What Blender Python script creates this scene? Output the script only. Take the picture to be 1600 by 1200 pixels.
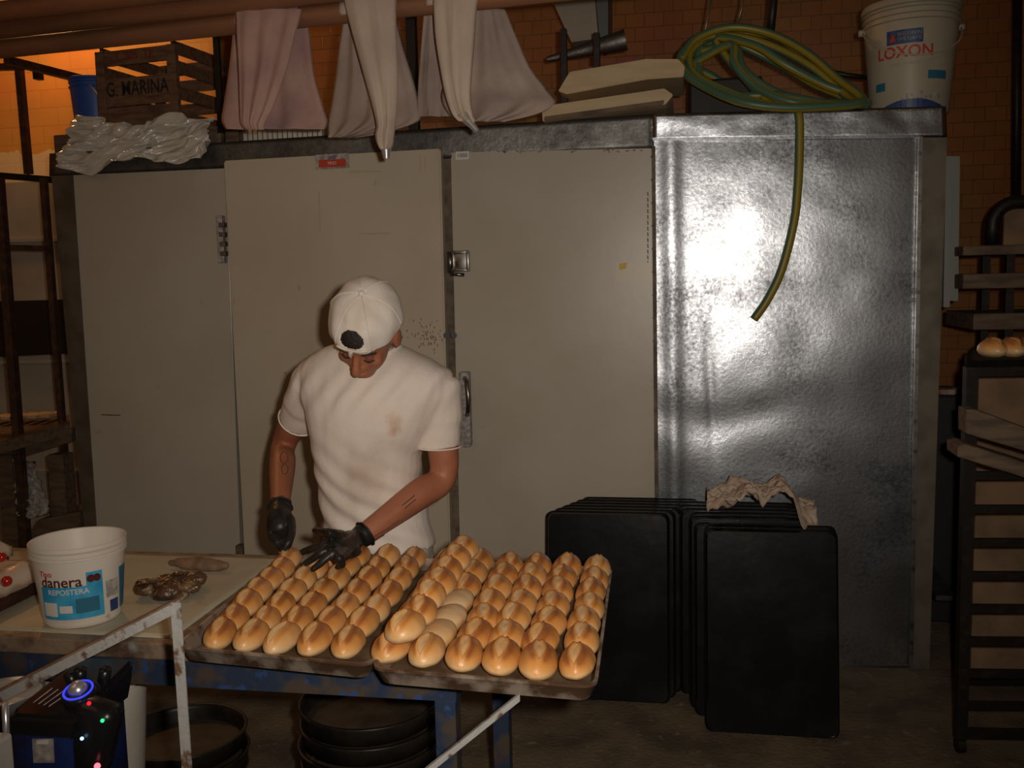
import bpy, bmesh, math, random
from mathutils import Vector, Matrix, noise, Euler
from math import pi, sin, cos, radians
for o in list(bpy.data.objects): bpy.data.objects.remove(o)
SC = bpy.context.scene
V = Vector
# ---------------- camera ----------------
FPX, CH = 1498.0, 1.56
MR = Matrix.Rotation(radians(10.25),3,'Z') @ Matrix.Rotation(pi/2-radians(6.14),3,'X') @ Matrix.Rotation(radians(-1.355),3,'Z')
cam = bpy.data.cameras.new('camera'); camo = bpy.data.objects.new('camera', cam); SC.collection.objects.link(camo)
camo.matrix_world = Matrix.Translation((0,0,CH)) @ MR.to_4x4()
cam.sensor_width = 36; cam.lens = FPX/1600*36; cam.clip_start = .05
SC.camera = camo
# ---------------- world ----------------
w = bpy.data.worlds.new('world'); SC.world = w; w.use_nodes = True
w.node_tree.nodes['Background'].inputs[0].default_value = (.9,.55,.3,1)
w.node_tree.nodes['Background'].inputs[1].default_value = .022
SC.view_settings.view_transform = 'Standard'; SC.view_settings.look = 'None'
SC.view_settings.gamma = 1; SC.view_settings.use_curve_mapping = False
SC.view_settings.exposure = 0.0
# ---------------- lights ----------------
def lamp(name, kind, loc, power, col, size=.03, rot=None, **k):
    l = bpy.data.lights.new(name, kind); l.energy = power; l.color = col
    if kind == 'AREA': l.size = size
    else: l.shadow_soft_size = size
    for a,b in k.items(): setattr(l,a,b)
    o = bpy.data.objects.new(name, l); SC.collection.objects.link(o); o.location = loc
    if rot: o.rotation_euler = rot
    return o
FL = V((0,0,CH)) + MR @ V((.075,.045,0))
lamp('camera_flash','SPOT',FL,138,(1,.895,.785),.022,MR.to_euler(),spot_size=radians(84),spot_blend=1.0)
lamp('bulb_behind_cold_room','POINT',(-3.3,4.5,3.35),34,(1,.48,.16),.06)
lamp('bulb_on_ceiling','POINT',(-2.4,.6,3.1),15,(1,.62,.34),.9)
lamp('bulb_far','POINT',(.9,2.2,3.3),1.5,(1,.7,.42),.05)

# ---------------- pixel -> place ----------------
def ray(x,y): return MR @ V(((x-800)/FPX, -(y-600)/FPX, -1))
O = V((0,0,CH))
def P(x,y,Y): d = ray(x,y); return O + d*(Y/d.y)
def Zp(x,y,z): d = ray(x,y); return O + d*((z-CH)/d.z)
# ---------------- materials ----------------
def mat(name, base, rough=.6, metal=0, col2=None, scale=8, detail=4, lo=.4, hi=.65, bump=0, bscale=40, spec=.5,
        emit=None, estr=0, stretch=(1,1,1), layers=(), trans=0, sheen=0, coat=0, alpha=1):
    m = bpy.data.materials.new(name); m.use_nodes = True; nt = m.node_tree; N = nt.nodes; L = nt.links
    b = N['Principled BSDF']; b.inputs['Roughness'].default_value = rough; b.inputs['Metallic'].default_value = metal
    b.inputs['Specular IOR Level'].default_value = spec
    b.inputs['Base Color'].default_value = (*base,1)
    tc = N.new('ShaderNodeTexCoord'); mp = N.new('ShaderNodeMapping'); mp.inputs['Scale'].default_value = stretch
    L.new(tc.outputs['Object'], mp.inputs['Vector'])
    cur = None
    ls = ([(col2,scale,detail,lo,hi)] if col2 else []) + list(layers)
    for c2,s,dt,l,h in ls:
        n = N.new('ShaderNodeTexNoise'); n.inputs['Scale'].default_value = s; n.inputs['Detail'].default_value = dt
        L.new(mp.outputs[0], n.inputs['Vector'])
        r = N.new('ShaderNodeMapRange'); r.inputs['From Min'].default_value = l; r.inputs['From Max'].default_value = h
        L.new(n.outputs['Fac'], r.inputs['Value'])
        mx = N.new('ShaderNodeMix'); mx.data_type='RGBA'
        L.new(r.outputs[0], mx.inputs[0])
        if cur is None: mx.inputs[6].default_value = (*base,1)
        else: L.new(cur, mx.inputs[6])
        mx.inputs[7].default_value = (*c2,1); cur = mx.outputs[2]
    if cur is not None: L.new(cur, b.inputs['Base Color'])
    if bump:
        n = N.new('ShaderNodeTexNoise'); n.inputs['Scale'].default_value = bscale; n.inputs['Detail'].default_value = 5
        L.new(mp.outputs[0], n.inputs['Vector'])
        bp = N.new('ShaderNodeBump'); bp.inputs['Strength'].default_value = bump; bp.inputs['Distance'].default_value = .01
        L.new(n.outputs['Fac'], bp.inputs['Height']); L.new(bp.outputs[0], b.inputs['Normal'])
    if emit: b.inputs['Emission Color'].default_value = (*emit,1); b.inputs['Emission Strength'].default_value = estr
    if trans: b.inputs['Transmission Weight'].default_value = trans
    if coat: b.inputs['Coat Weight'].default_value = coat; b.inputs['Coat Roughness'].default_value = .15
    if alpha<1: b.inputs['Alpha'].default_value = alpha
    return m
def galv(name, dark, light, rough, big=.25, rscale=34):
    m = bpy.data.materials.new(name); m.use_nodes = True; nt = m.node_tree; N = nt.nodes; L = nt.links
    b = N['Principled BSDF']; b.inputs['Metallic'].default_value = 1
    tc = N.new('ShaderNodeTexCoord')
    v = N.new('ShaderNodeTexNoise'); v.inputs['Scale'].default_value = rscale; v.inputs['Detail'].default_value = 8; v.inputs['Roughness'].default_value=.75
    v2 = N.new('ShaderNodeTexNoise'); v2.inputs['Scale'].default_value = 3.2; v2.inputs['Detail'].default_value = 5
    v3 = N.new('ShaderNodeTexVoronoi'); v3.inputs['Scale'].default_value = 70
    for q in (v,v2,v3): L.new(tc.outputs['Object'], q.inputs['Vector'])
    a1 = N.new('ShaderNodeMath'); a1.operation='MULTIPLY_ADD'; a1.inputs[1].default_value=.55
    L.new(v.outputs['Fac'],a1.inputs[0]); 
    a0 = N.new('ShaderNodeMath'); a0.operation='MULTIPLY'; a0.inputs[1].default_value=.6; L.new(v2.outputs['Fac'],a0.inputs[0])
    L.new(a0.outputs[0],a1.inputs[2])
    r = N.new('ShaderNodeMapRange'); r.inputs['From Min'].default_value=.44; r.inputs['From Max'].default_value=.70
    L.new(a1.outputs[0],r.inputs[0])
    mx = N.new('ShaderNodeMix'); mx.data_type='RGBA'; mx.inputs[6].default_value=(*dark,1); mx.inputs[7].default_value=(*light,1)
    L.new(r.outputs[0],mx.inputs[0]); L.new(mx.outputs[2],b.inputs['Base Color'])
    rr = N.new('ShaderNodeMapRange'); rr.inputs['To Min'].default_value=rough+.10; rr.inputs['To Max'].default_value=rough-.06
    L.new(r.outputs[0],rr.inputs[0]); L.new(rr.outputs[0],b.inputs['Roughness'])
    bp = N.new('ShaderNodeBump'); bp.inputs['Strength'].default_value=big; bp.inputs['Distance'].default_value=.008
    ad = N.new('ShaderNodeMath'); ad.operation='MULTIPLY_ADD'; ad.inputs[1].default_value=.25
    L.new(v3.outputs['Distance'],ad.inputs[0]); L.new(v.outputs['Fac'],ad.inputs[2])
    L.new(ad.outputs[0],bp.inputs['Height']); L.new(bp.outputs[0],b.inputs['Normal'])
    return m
def brick(name, c1, c2, mortar, bw, bh, rough=.5, msize=.006, rot=(pi/2,0,0), bump=.3, pale=None, pz=0):
    m = bpy.data.materials.new(name); m.use_nodes = True; nt = m.node_tree; N = nt.nodes; L = nt.links
    b = N['Principled BSDF']; b.inputs['Roughness'].default_value = rough
    tc = N.new('ShaderNodeTexCoord'); mp = N.new('ShaderNodeMapping'); mp.inputs['Rotation'].default_value = rot
    L.new(tc.outputs['Object'], mp.inputs[0])
    bt = N.new('ShaderNodeTexBrick'); bt.inputs['Scale'].default_value=1; bt.inputs['Brick Width'].default_value=bw; bt.inputs['Row Height'].default_value=bh
    bt.inputs['Mortar Size'].default_value=msize; bt.inputs['Color1'].default_value=(*c1,1); bt.inputs['Color2'].default_value=(*c2,1); bt.inputs['Mortar'].default_value=(*mortar,1)
    L.new(mp.outputs[0], bt.inputs['Vector'])
    n = N.new('ShaderNodeTexNoise'); n.inputs['Scale'].default_value=3; n.inputs['Detail'].default_value=6; L.new(tc.outputs['Object'], n.inputs['Vector'])
    hs = N.new('ShaderNodeMix'); hs.data_type='RGBA'; hs.blend_type='MULTIPLY'; hs.inputs[0].default_value=.5
    L.new(bt.outputs['Color'],hs.inputs[6]); L.new(n.outputs['Color'],hs.inputs[7])
    out = hs.outputs[2]
    if pale:   # the lower part of the wall is bare render, its edge ragged
        sx = N.new('ShaderNodeSeparateXYZ'); L.new(tc.outputs['Object'], sx.inputs[0])
        a = N.new('ShaderNodeMath'); a.operation='MULTIPLY_ADD'; a.inputs[1].default_value=.35; L.new(n.outputs['Fac'],a.inputs[0]); L.new(sx.outputs['Z'],a.inputs[2])
        c = N.new('ShaderNodeMath'); c.operation='LESS_THAN'; c.inputs[1].default_value=pz+.17; L.new(a.outputs[0],c.inputs[0])
        x = N.new('ShaderNodeMix'); x.data_type='RGBA'; L.new(c.outputs[0],x.inputs[0]); L.new(out,x.inputs[6]); x.inputs[7].default_value=(*pale,1); out=x.outputs[2]
    L.new(out,b.inputs['Base Color'])
    bp = N.new('ShaderNodeBump'); bp.inputs['Strength'].default_value=bump; bp.inputs['Distance'].default_value=.004; bp.invert=True
    L.new(bt.outputs['Fac'],bp.inputs['Height']); L.new(bp.outputs[0],b.inputs['Normal'])
    return m
M = dict(
 floor=mat('floor_concrete',(.20,.145,.085),.85,col2=(.10,.075,.05),scale=5,detail=8,bump=.5,bscale=60,layers=[((.30,.24,.16),22,6,.6,.8)]),
 door=mat('cream_door_paint',(.56,.49,.375),.42,col2=(.49,.41,.30),scale=2.2,detail=6,lo=.35,hi=.75,layers=[((.34,.22,.12),14,8,.70,.80)],bump=.03,bscale=18,spec=.35),
 door2=mat('grey_cream_door_paint',(.51,.465,.385),.33,col2=(.43,.375,.295),scale=2,detail=7,lo=.35,hi=.75,layers=[((.28,.18,.09),11,8,.70,.82)],bump=.06,bscale=9,spec=.4),
 gap=mat('dark_gap',(.09,.07,.05),.7,col2=(.2,.14,.09),scale=20),
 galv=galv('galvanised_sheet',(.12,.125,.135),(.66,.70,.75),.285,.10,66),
 galvd=galv('dull_galvanised_trim',(.10,.10,.09),(.26,.25,.235),.5,.2),
 postm=mat('dull_brown_grey_post',(.17,.145,.11),.5,.4,col2=(.11,.09,.065),scale=9),
 steel=mat('worn_steel',(.34,.33,.31),.35,1,col2=(.16,.12,.09),scale=30,lo=.5,hi=.7),
 chrome=mat('chrome',(.78,.78,.8),.30,.75),
 rust=mat('rusty_iron',(.085,.05,.035),.55,.5,col2=(.19,.10,.055),scale=25,lo=.45,hi=.75,bump=.3,bscale=120),
 iron=mat('black_iron',(.016,.012,.010),.5,.3,col2=(.05,.032,.022),scale=25,lo=.55,hi=.8),
 pole=mat('rusty_brown_pipe',(.37,.16,.075),.5,.15,col2=(.19,.10,.06),scale=7,stretch=(.25,1,1),lo=.35,hi=.7,bump=.15,bscale=40),
 pinkbag=mat('pink_canvas',(.52,.33,.27),.9,col2=(.36,.22,.21),scale=6,lo=.4,hi=.7,bump=.15,bscale=90),
 bag=mat('cream_canvas',(.58,.465,.37),.9,col2=(.46,.37,.30),scale=7,lo=.4,hi=.75,bump=.15,bscale=90),
 bagd=mat('stained_canvas',(.44,.35,.30),.9,col2=(.30,.225,.19),scale=5,lo=.35,hi=.7,bump=.15,bscale=90),
 wood=mat('crate_wood',(.20,.115,.065),.75,col2=(.11,.06,.035),scale=9,stretch=(1,6,6),bump=.2,bscale=60),
 board=mat('pale_board',(.58,.44,.26),.7,col2=(.47,.34,.19),scale=6,stretch=(1,6,6),lo=.4,hi=.8),
 boardd=mat('board_wood',(.17,.115,.07),.75,col2=(.09,.06,.04),scale=9,stretch=(1,5,5)),
 red=mat('red_board',(.25,.04,.02),.6,col2=(.15,.04,.02),scale=12),
 stencil=mat('stencil_paint',(.02,.015,.015),.8),
 stencilr=mat('red_stencil_paint',(.22,.03,.02),.8),
 plastic=mat('clear_plastic_sheet',(.80,.75,.66),.20,bump=.35,bscale=30,spec=.7,trans=.22,coat=.5),
 white=mat('white_bucket_plastic',(.72,.66,.57),.38,col2=(.62,.52,.42),scale=6,lo=.5,hi=.8,layers=[((.40,.22,.13),16,6,.68,.76)]),
 paintb=mat('paint_bucket_plastic',(.47,.43,.33),.45,col2=(.40,.36,.27),scale=5),
 blue=mat('blue_plastic',(.02,.10,.45),.4), lblue=mat('label_blue',(.03,.30,.55),.4,col2=(.07,.42,.66),scale=25),
 dblue=mat('label_dark_blue',(.02,.05,.18),.45,col2=(.05,.10,.2),scale=30), lred=mat('label_red',(.55,.05,.02),.5),
 ldark=mat('label_brown',(.10,.02,.015),.4), lgrey=mat('label_grey',(.25,.23,.24),.5,col2=(.5,.46,.4),scale=60), lwhite=mat('label_white',(.7,.66,.6),.45),
 teal=mat('label_teal',(.03,.16,.25),.5),
 hose=None,
 tablet=mat('stained_table_edge',(.30,.22,.15),.5,.2,col2=(.10,.06,.04),scale=14,lo=.42,hi=.65,bump=.3,bscale=60,layers=[((.42,.42,.40),9,6,.62,.72)]),
 sheet=mat('pale_table_sheet',(.50,.47,.35),.42,col2=(.42,.38,.26),scale=4,detail=6,bump=.25,bscale=10,layers=[((.30,.22,.13),9,6,.66,.8)]),
 bluep=mat('chipped_blue_paint',(.022,.038,.075),.5,col2=(.075,.055,.04),scale=16,lo=.45,hi=.6,layers=[((.03,.07,.2),26,4,.60,.66)]),
 tray=mat('baking_tray_metal',(.46,.37,.29),.34,.45,col2=(.13,.075,.045),scale=17,detail=7,lo=.42,hi=.58,bump=.1,bscale=50),
 trayin=mat('greasy_tray_bottom',(.30,.21,.12),.42,.5,col2=(.14,.08,.04),scale=18,lo=.4,hi=.7),
 black=mat('seasoned_black_steel',(.012,.012,.013),.22,.4,col2=(.028,.027,.027),scale=7,detail=7,lo=.45,hi=.75,bump=.05,bscale=25,spec=.35),
 blackpan=mat('black_pan_steel',(.015,.013,.012),.38,.3,col2=(.035,.028,.022),scale=12),
 paninside=mat('worn_pan_bottom',(.075,.055,.035),.55,.2,col2=(.04,.03,.02),scale=14,detail=6),
 rag=mat('cream_rag',(.55,.44,.33),.95,col2=(.40,.25,.18),scale=14,lo=.5,hi=.7),
 chip=mat('chipped_white_paint',(.42,.41,.39),.5,.1,col2=(.16,.09,.05),scale=38,lo=.52,hi=.62,bump=.3,bscale=50,layers=[((.25,.14,.07),6,4,.6,.75)]),
 rustw=mat('worn_rust_edge',(.26,.15,.09),.6,col2=(.12,.07,.04),scale=30),
 skin=mat('skin',(.40,.15,.078),.5,col2=(.33,.115,.06),scale=9,spec=.4),
 shirt=None,
 cap=mat('white_cap_cotton',(.72,.66,.58),.85,col2=(.62,.54,.45),scale=12,bump=.1,bscale=150),
 hair=mat('dark_hair',(.03,.02,.015),.6,bump=.6,bscale=200),
 glove=mat('black_nitrile',(.013,.012,.011),.42,col2=(.025,.023,.02),scale=20,bump=.25,bscale=40,spec=.35),
 trouser=mat('white_work_trousers',(.52,.46,.38),.85,col2=(.40,.34,.27),scale=9,bump=.3,bscale=14),
 shoe=mat('dark_shoe',(.03,.025,.02),.5), tattoo=mat('tattoo_ink',(.10,.05,.04),.6),
 blade=mat('pale_plastic_blade',(.75,.72,.55),.4),
 icing=mat('cream_icing',(.72,.58,.44),.18,bump=.4,bscale=14,coat=.6), choc=mat('chocolate_sponge',(.035,.012,.008),.6,col2=(.07,.02,.015),scale=25,bump=.5,bscale=60),
 cherry=mat('glazed_cherry',(.45,.01,.008),.2,coat=.6),
 clump=mat('brown_wrapping',(.10,.05,.025),.25,col2=(.28,.18,.09),scale=30,lo=.5,hi=.65,bump=.5,bscale=60,layers=[((.03,.02,.015),20,3,.5,.6)]),
 bread2=mat('sack_bread',(.15,.09,.05),.8,col2=(.25,.14,.08),scale=30),
 spk=mat('black_speaker_plastic',(.012,.012,.014),.28), spkb=mat('blue_speaker_front',(.01,.03,.14),.3,col2=(.02,.015,.05),scale=18),
 ring=mat('blue_led',(.0,.0,.1),.4,emit=(.05,.07,1),estr=.9), led_r=mat('red_led',(.1,0,0),.4,emit=(1,.01,.03),estr=1.4),
 led_g=mat('green_led',(0,.1,0),.4,emit=(.02,1,.2),estr=2.5), led_b=mat('cyan_led',(0,.05,.1),.4,emit=(.3,.6,1),estr=3), led_p=mat('pink_led',(.1,0,0),.4,emit=(1,.15,.2),estr=2),
 wallw=mat('white_cabinet_paint',(.42,.40,.35),.55,col2=(.36,.33,.28),scale=3), dark=mat('matt_black_panel',(.012,.010,.010),.6),
 strip=mat('white_pipe_plastic',(.25,.26,.24),.5), duct=mat('beige_duct_metal',(.34,.29,.23),.5,.1,col2=(.28,.24,.2),scale=4), ductb=mat('grey_duct_side',(.14,.16,.16),.4,.4),
 tan=mat('tan_board',(.30,.185,.105),.8,col2=(.19,.12,.07),scale=8), cable=mat('black_cable',(.012,.011,.01),.5), wire=mat('steel_wire',(.25,.22,.18),.4,.8),
 crumb=mat('papers',(.38,.3,.25),.8,col2=(.3,.08,.05),scale=14,lo=.5,hi=.6), tape=mat('yellowed_tape',(.50,.42,.28),.35), yellow=mat('yellow_mark',(.6,.42,.05),.5),
)
# shirt: cream cotton with real brown stains
def shirt_mat():
    m = mat('stained_white_cotton',(.76,.67,.59),.9,col2=(.68,.58,.49),scale=5,lo=.4,hi=.8,bump=.12,bscale=120)
    nt=m.node_tree; N=nt.nodes; L=nt.links; b=N['Principled BSDF']
    base=b.inputs['Base Color'].links[0].from_socket; geo=N.new('ShaderNodeNewGeometry')
    nz=N.new('ShaderNodeTexNoise'); nz.inputs['Scale'].default_value=25; nz.inputs['Detail'].default_value=5; L.new(geo.outputs['Position'],nz.inputs['Vector'])
    for (px,py,r,c,s) in ((617,656,.056,(.48,.22,.08),1.0),(616,672,.050,(.46,.22,.09),.9),(561,639,.046,(.42,.23,.12),.9),(565,745,.11,(.42,.30,.21),.7),(600,775,.08,(.45,.33,.22),.5),(530,800,.08,(.5,.38,.25),.5),(588,705,.06,(.5,.38,.3),.4)):
        p=P(px,py,2.47); d=N.new('ShaderNodeVectorMath'); d.operation='DISTANCE'; L.new(geo.outputs['Position'],d.inputs[0]); d.inputs[1].default_value=p
        a=N.new('ShaderNodeMath'); a.operation='MULTIPLY_ADD'; a.inputs[1].default_value=.05; L.new(nz.outputs['Fac'],a.inputs[0]); L.new(d.outputs['Value'],a.inputs[2])
        r_=N.new('ShaderNodeMapRange'); r_.inputs['From Min'].default_value=r*.2; r_.inputs['From Max'].default_value=r; r_.inputs['To Min'].default_value=s; r_.inputs['To Max'].default_value=0
        L.new(a.outputs[0],r_.inputs[0]); x=N.new('ShaderNodeMix'); x.data_type='RGBA'; L.new(r_.outputs[0],x.inputs[0]); L.new(base,x.inputs[6]); x.inputs[7].default_value=(*c,1); base=x.outputs[2]
    L.new(base,b.inputs['Base Color']); return m
M['shirt']=shirt_mat()
def attr_mat(name, stops, rough, bump=0, bscale=60, noise_amt=.25, coat=0, nscale=30):
    """base colour from the mesh attribute 'tone' through a ramp (crust browning, hose stripes)"""
    m = bpy.data.materials.new(name); m.use_nodes=True; nt=m.node_tree; N=nt.nodes; L=nt.links; b=N['Principled BSDF']
    a=N.new('ShaderNodeAttribute'); a.attribute_name='tone'; tc=N.new('ShaderNodeTexCoord')
    n=N.new('ShaderNodeTexNoise'); n.inputs['Scale'].default_value=nscale; n.inputs['Detail'].default_value=5; L.new(tc.outputs['Object'],n.inputs['Vector'])
    oi=N.new('ShaderNodeObjectInfo')
    s=N.new('ShaderNodeMath'); s.operation='MULTIPLY_ADD'; s.inputs[1].default_value=noise_amt; L.new(n.outputs['Fac'],s.inputs[0]); L.new(a.outputs['Fac'],s.inputs[2])
    s1=N.new('ShaderNodeMath'); s1.operation='SUBTRACT'; s1.inputs[1].default_value=noise_amt/2; L.new(s.outputs[0],s1.inputs[0])
    last=s1.outputs[0]
    if noise_amt>.2:
        s2=N.new('ShaderNodeMath'); s2.operation='MULTIPLY_ADD'; s2.inputs[1].default_value=.22; L.new(oi.outputs['Random'],s2.inputs[0]); L.new(last,s2.inputs[2]); last=s2.outputs[0]
    r=N.new('ShaderNodeValToRGB'); e=r.color_ramp.elements
    while len(e)<len(stops): e.new(.5)
    for i,(p,c) in enumerate(stops): e[i].position=p; e[i].color=(*c,1)
    L.new(last,r.inputs[0]); L.new(r.outputs[0],b.inputs['Base Color']); b.inputs['Roughness'].default_value=rough
    if coat: b.inputs['Coat Weight'].default_value=coat; b.inputs['Coat Roughness'].default_value=.3
    if bump:
        bp=N.new('ShaderNodeBump'); bp.inputs['Strength'].default_value=bump; bp.inputs['Distance'].default_value=.003
        n2=N.new('ShaderNodeTexNoise'); n2.inputs['Scale'].default_value=bscale; L.new(tc.outputs['Object'],n2.inputs['Vector']); L.new(n2.outputs['Fac'],bp.inputs['Height']); L.new(bp.outputs[0],b.inputs['Normal'])
    return m
M['crust']=attr_mat('bread_crust',[(0,(.74,.52,.29)),(.35,(.76,.43,.165)),(.68,(.66,.29,.07)),(1,(.36,.12,.03))],.42,.12,90,coat=.12)
M['hose']=attr_mat('striped_hose_rubber',[(.0,(.07,.15,.10)),(.40,(.07,.15,.09)),(.5,(.25,.19,.018)),(1,(.31,.235,.022))],.4,noise_amt=.05)

# ---------------- mesh helpers ----------------
def link(name, me, m=None, parent=None, smooth=True, loc=None):
    o=bpy.data.objects.new(name, me); SC.collection.objects.link(o)
    if m and not len(me.materials): me.materials.append(M[m] if isinstance(m,str) else m)
    if smooth: me.shade_smooth()
    if parent is not None:
        pw=V((0,0,0)); q=parent
        while q is not None: pw+=q.location; q=q.parent
        if loc is None: me.transform(Matrix.Translation(-pw))
        o.parent=parent
        if loc is not None: o.location=loc-pw
    elif loc is not None: o.location=loc
    return o
def obj(name, bm, m, parent=None, smooth=False, autos=None):
    bmesh.ops.recalc_face_normals(bm, faces=bm.faces)
    me=bpy.data.meshes.new(name); bm.to_mesh(me); bm.free()
    o=link(name, me, m, parent, smooth)
    if autos: 
        me.shade_smooth(); me.set_sharp_from_angle(angle=radians(autos))
    return o
def thing(name,label,cat,loc,group=None):
    o=bpy.data.objects.new(name,None); SC.collection.objects.link(o); o.location=loc; o.empty_display_size=.05
    o['label']=label; o['category']=cat
    if group: o['group']=group
    return o
def tag(o,label,cat,group=None,kind=None):
    o['label']=label; o['category']=cat
    if group: o['group']=group
    if kind: o['kind']=kind
    return o
def struct(o): o['kind']='structure'; return o
def NB(): return bmesh.new()
def box(bm, lo, hi, rot=None, c=None, bev=0):
    lo=V(lo); hi=V(hi); r=bmesh.ops.create_cube(bm,size=1); vs=r['verts']
    s=hi-lo; ce=(lo+hi)/2
    for v in vs: v.co=V((v.co.x*s.x,v.co.y*s.y,v.co.z*s.z))
    if bev:
        es=list({e for v in vs for e in v.link_edges}); rr=bmesh.ops.bevel(bm,geom=es,offset=bev,segments=2,affect='EDGES',profile=.5); vs=list({v for v in rr['verts']}|{v for v in vs if v.is_valid})
    if rot is not None:
        R=rot if isinstance(rot,Matrix) else Euler(rot).to_matrix()
        for v in vs: v.co=R@v.co
    for v in vs: v.co+= ce if c is None else V(c)
    return vs
def frames(pts):
    n=len(pts); T=[]
    for i in range(n):
        a=pts[max(i-1,0)]; b=pts[min(i+1,n-1)]; T.append((b-a).normalized())
    u=T[0].cross(V((0,0,1)))
    if u.length<1e-3: u=T[0].cross(V((0,1,0)))
    u.normalize(); out=[]
    for t in T:
        u=(u-t*u.dot(t)).normalized(); out.append((u.copy(), t.cross(u)))
    return T,out
def cr(pts, k=6):
    """catmull-rom resample of list of tuples/vectors (any dimension)"""
    pts=[list(p) for p in pts]; n=len(pts); out=[]
    for i in range(n-1):
        p0=pts[max(i-1,0)];p1=pts[i];p2=pts[i+1];p3=pts[min(i+2,n-1)]
        for j in range(k):
            t=j/k; out.append([.5*((2*b)+(-a+c)*t+(2*a-5*b+4*c-d)*t*t+(-a+3*b-3*c+d)*t**3) for a,b,c,d in zip(p0,p1,p2,p3)])
    out.append(pts[-1]); return out
def rings(bm, R, cap=True, closed=False):
    """R: list of rings (lists of Vectors)"""
    vs=[[bm.verts.new(p) for p in r] for r in R]; n=len(R[0]); fs=[]
    m=len(vs)
    for i in range(m-1 if not closed else m):
        a=vs[i]; b=vs[(i+1)%m]
        for j in range(n): fs.append(bm.faces.new((a[j],a[(j+1)%n],b[(j+1)%n],b[j])))
    if cap and not closed:
        bm.faces.new(vs[0][::-1]); bm.faces.new(vs[-1])
    return vs
def tube(bm, pts, r, seg=12, cap=True, closed=False, flat=1.0):
    pts=[V(p) for p in pts]; T,F=frames(pts)
    rr=r if isinstance(r,(list,tuple)) else [r]*len(pts)
    R=[[p+ (F[i][0]*cos(2*pi*j/seg)+F[i][1]*sin(2*pi*j/seg)*flat)*rr[i] for j in range(seg)] for i,p in enumerate(pts)]
    return rings(bm,R,cap,closed)
def limb(bm, pr, k=5, seg=16, rnd=True):
    """pr: [(x,y,z,r)..] or [(Vector,r)]; rounded ends"""
    q=cr([(*p,r) for p,r in pr],k); pts=[V(a[:3]) for a in q]; rr=[a[3] for a in q]
    if rnd:
        for s in (0,-1):
            a=pts[s]; b=pts[1 if s==0 else -2]; d=(a-b).normalized(); r=rr[s]
            ex=[(a+d*r*.5,r*.866),(a+d*r*.85,r*.52),(a+d*r*.98,r*.15)]
            if s==0:
                pts=[e[0] for e in ex[::-1]]+pts; rr=[e[1] for e in ex[::-1]]+rr
            else: pts=pts+[e[0] for e in ex]; rr=rr+[e[1] for e in ex]
    return tube(bm,pts,rr,seg)
def lathe(bm, prof, c=(0,0,0), seg=40, axis=None, cap=False, sx=1, sy=1):
    c=V(c); R=[[c+V((cos(2*pi*j/seg)*r*sx,sin(2*pi*j/seg)*r*sy,z)) for j in range(seg)] for r,z in prof]
    if axis is not None:
        for r in R:
            for i,p in enumerate(r): r[i]=c+axis@(p-c)
    return rings(bm,R,cap)
def slab(bm, px, Yf, th, z=None):
    """outline given where it is seen, standing at depth Yf, th thick (away from the room)"""
    f=[P(x,y,Yf) for x,y in px]; b=[p+V((0,th,0)) for p in f]
    fv=[bm.verts.new(p) for p in f]; bv=[bm.verts.new(p) for p in b]; n=len(f)
    bm.faces.new(fv); bm.faces.new(bv[::-1])
    for i in range(n): bm.faces.new((fv[i],bv[i],bv[(i+1)%n],fv[(i+1)%n]))
def beam(bm, a, b, w, h, up=V((0,0,1))):
    a=V(a); b=V(b); t=(b-a).normalized(); s=t.cross(up)
    if s.length<1e-3: s=V((1,0,0))
    s.normalize(); u=s.cross(t)
    R=[[p+s*x*w/2+u*y*h/2 for x,y in ((-1,-1),(1,-1),(1,1),(-1,1))] for p in (a,b)]
    rings(bm,R)
def angle_iron(bm,a,b,w=.03,t=.003,up=V((0,0,1)),flip=1):
    a=V(a); b=V(b); d=(b-a).normalized(); s=d.cross(up).normalized()*flip; u=s.cross(d)*flip
    prof=[(0,0),(w,0),(w,t),(t,t),(t,w),(0,w)]
    rings(bm,[[p+s*x+u*y for x,y in prof] for p in (a,b)])
def remesh(name, bm, voxel, m, parent=None, smooth=2, disp=None):
    me=bpy.data.meshes.new('tmp'); bmesh.ops.recalc_face_normals(bm,faces=bm.faces); bm.to_mesh(me); bm.free()
    t=bpy.data.objects.new('tmp',me); SC.collection.objects.link(t)
    r=t.modifiers.new('r','REMESH'); r.mode='VOXEL'; r.voxel_size=voxel
    if smooth: s=t.modifiers.new('s','SMOOTH'); s.factor=.5; s.iterations=smooth
    dg=bpy.context.evaluated_depsgraph_get(); dg.update()
    me2=bpy.data.meshes.new_from_object(t.evaluated_get(dg)); bpy.data.objects.remove(t)
    me2.name=name
    if disp:
        ns=[v.normal.copy() for v in me2.vertices]
        for v,nn in zip(me2.vertices,ns): v.co+=nn*disp(v.co,nn)
    return link(name,me2,m,parent,True)
def text_mesh(s, size, thick=0.0, off=.0):
    c=bpy.data.curves.new('t','FONT'); c.body=s; c.size=size; c.align_x='CENTER'; c.align_y='CENTER'; c.offset=off; c.extrude=thick; c.resolution_u=3
    t=bpy.data.objects.new('t',c); SC.collection.objects.link(t); dg=bpy.context.evaluated_depsgraph_get(); dg.update()
    me=bpy.data.meshes.new_from_object(t.evaluated_get(dg)); bpy.data.objects.remove(t); return me
def text_on(name,s,size,m,parent,fn,off=0.0):
    me=text_mesh(s,size,0,off)
    bm=NB(); bm.from_mesh(me); bmesh.ops.triangulate(bm,faces=bm.faces); bmesh.ops.subdivide_edges(bm,edges=[e for e in bm.edges if e.calc_length()>size*.3],cuts=1)
    for v in bm.verts: v.co=fn(v.co.x,v.co.y)
    return obj(name,bm,m,parent)
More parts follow.
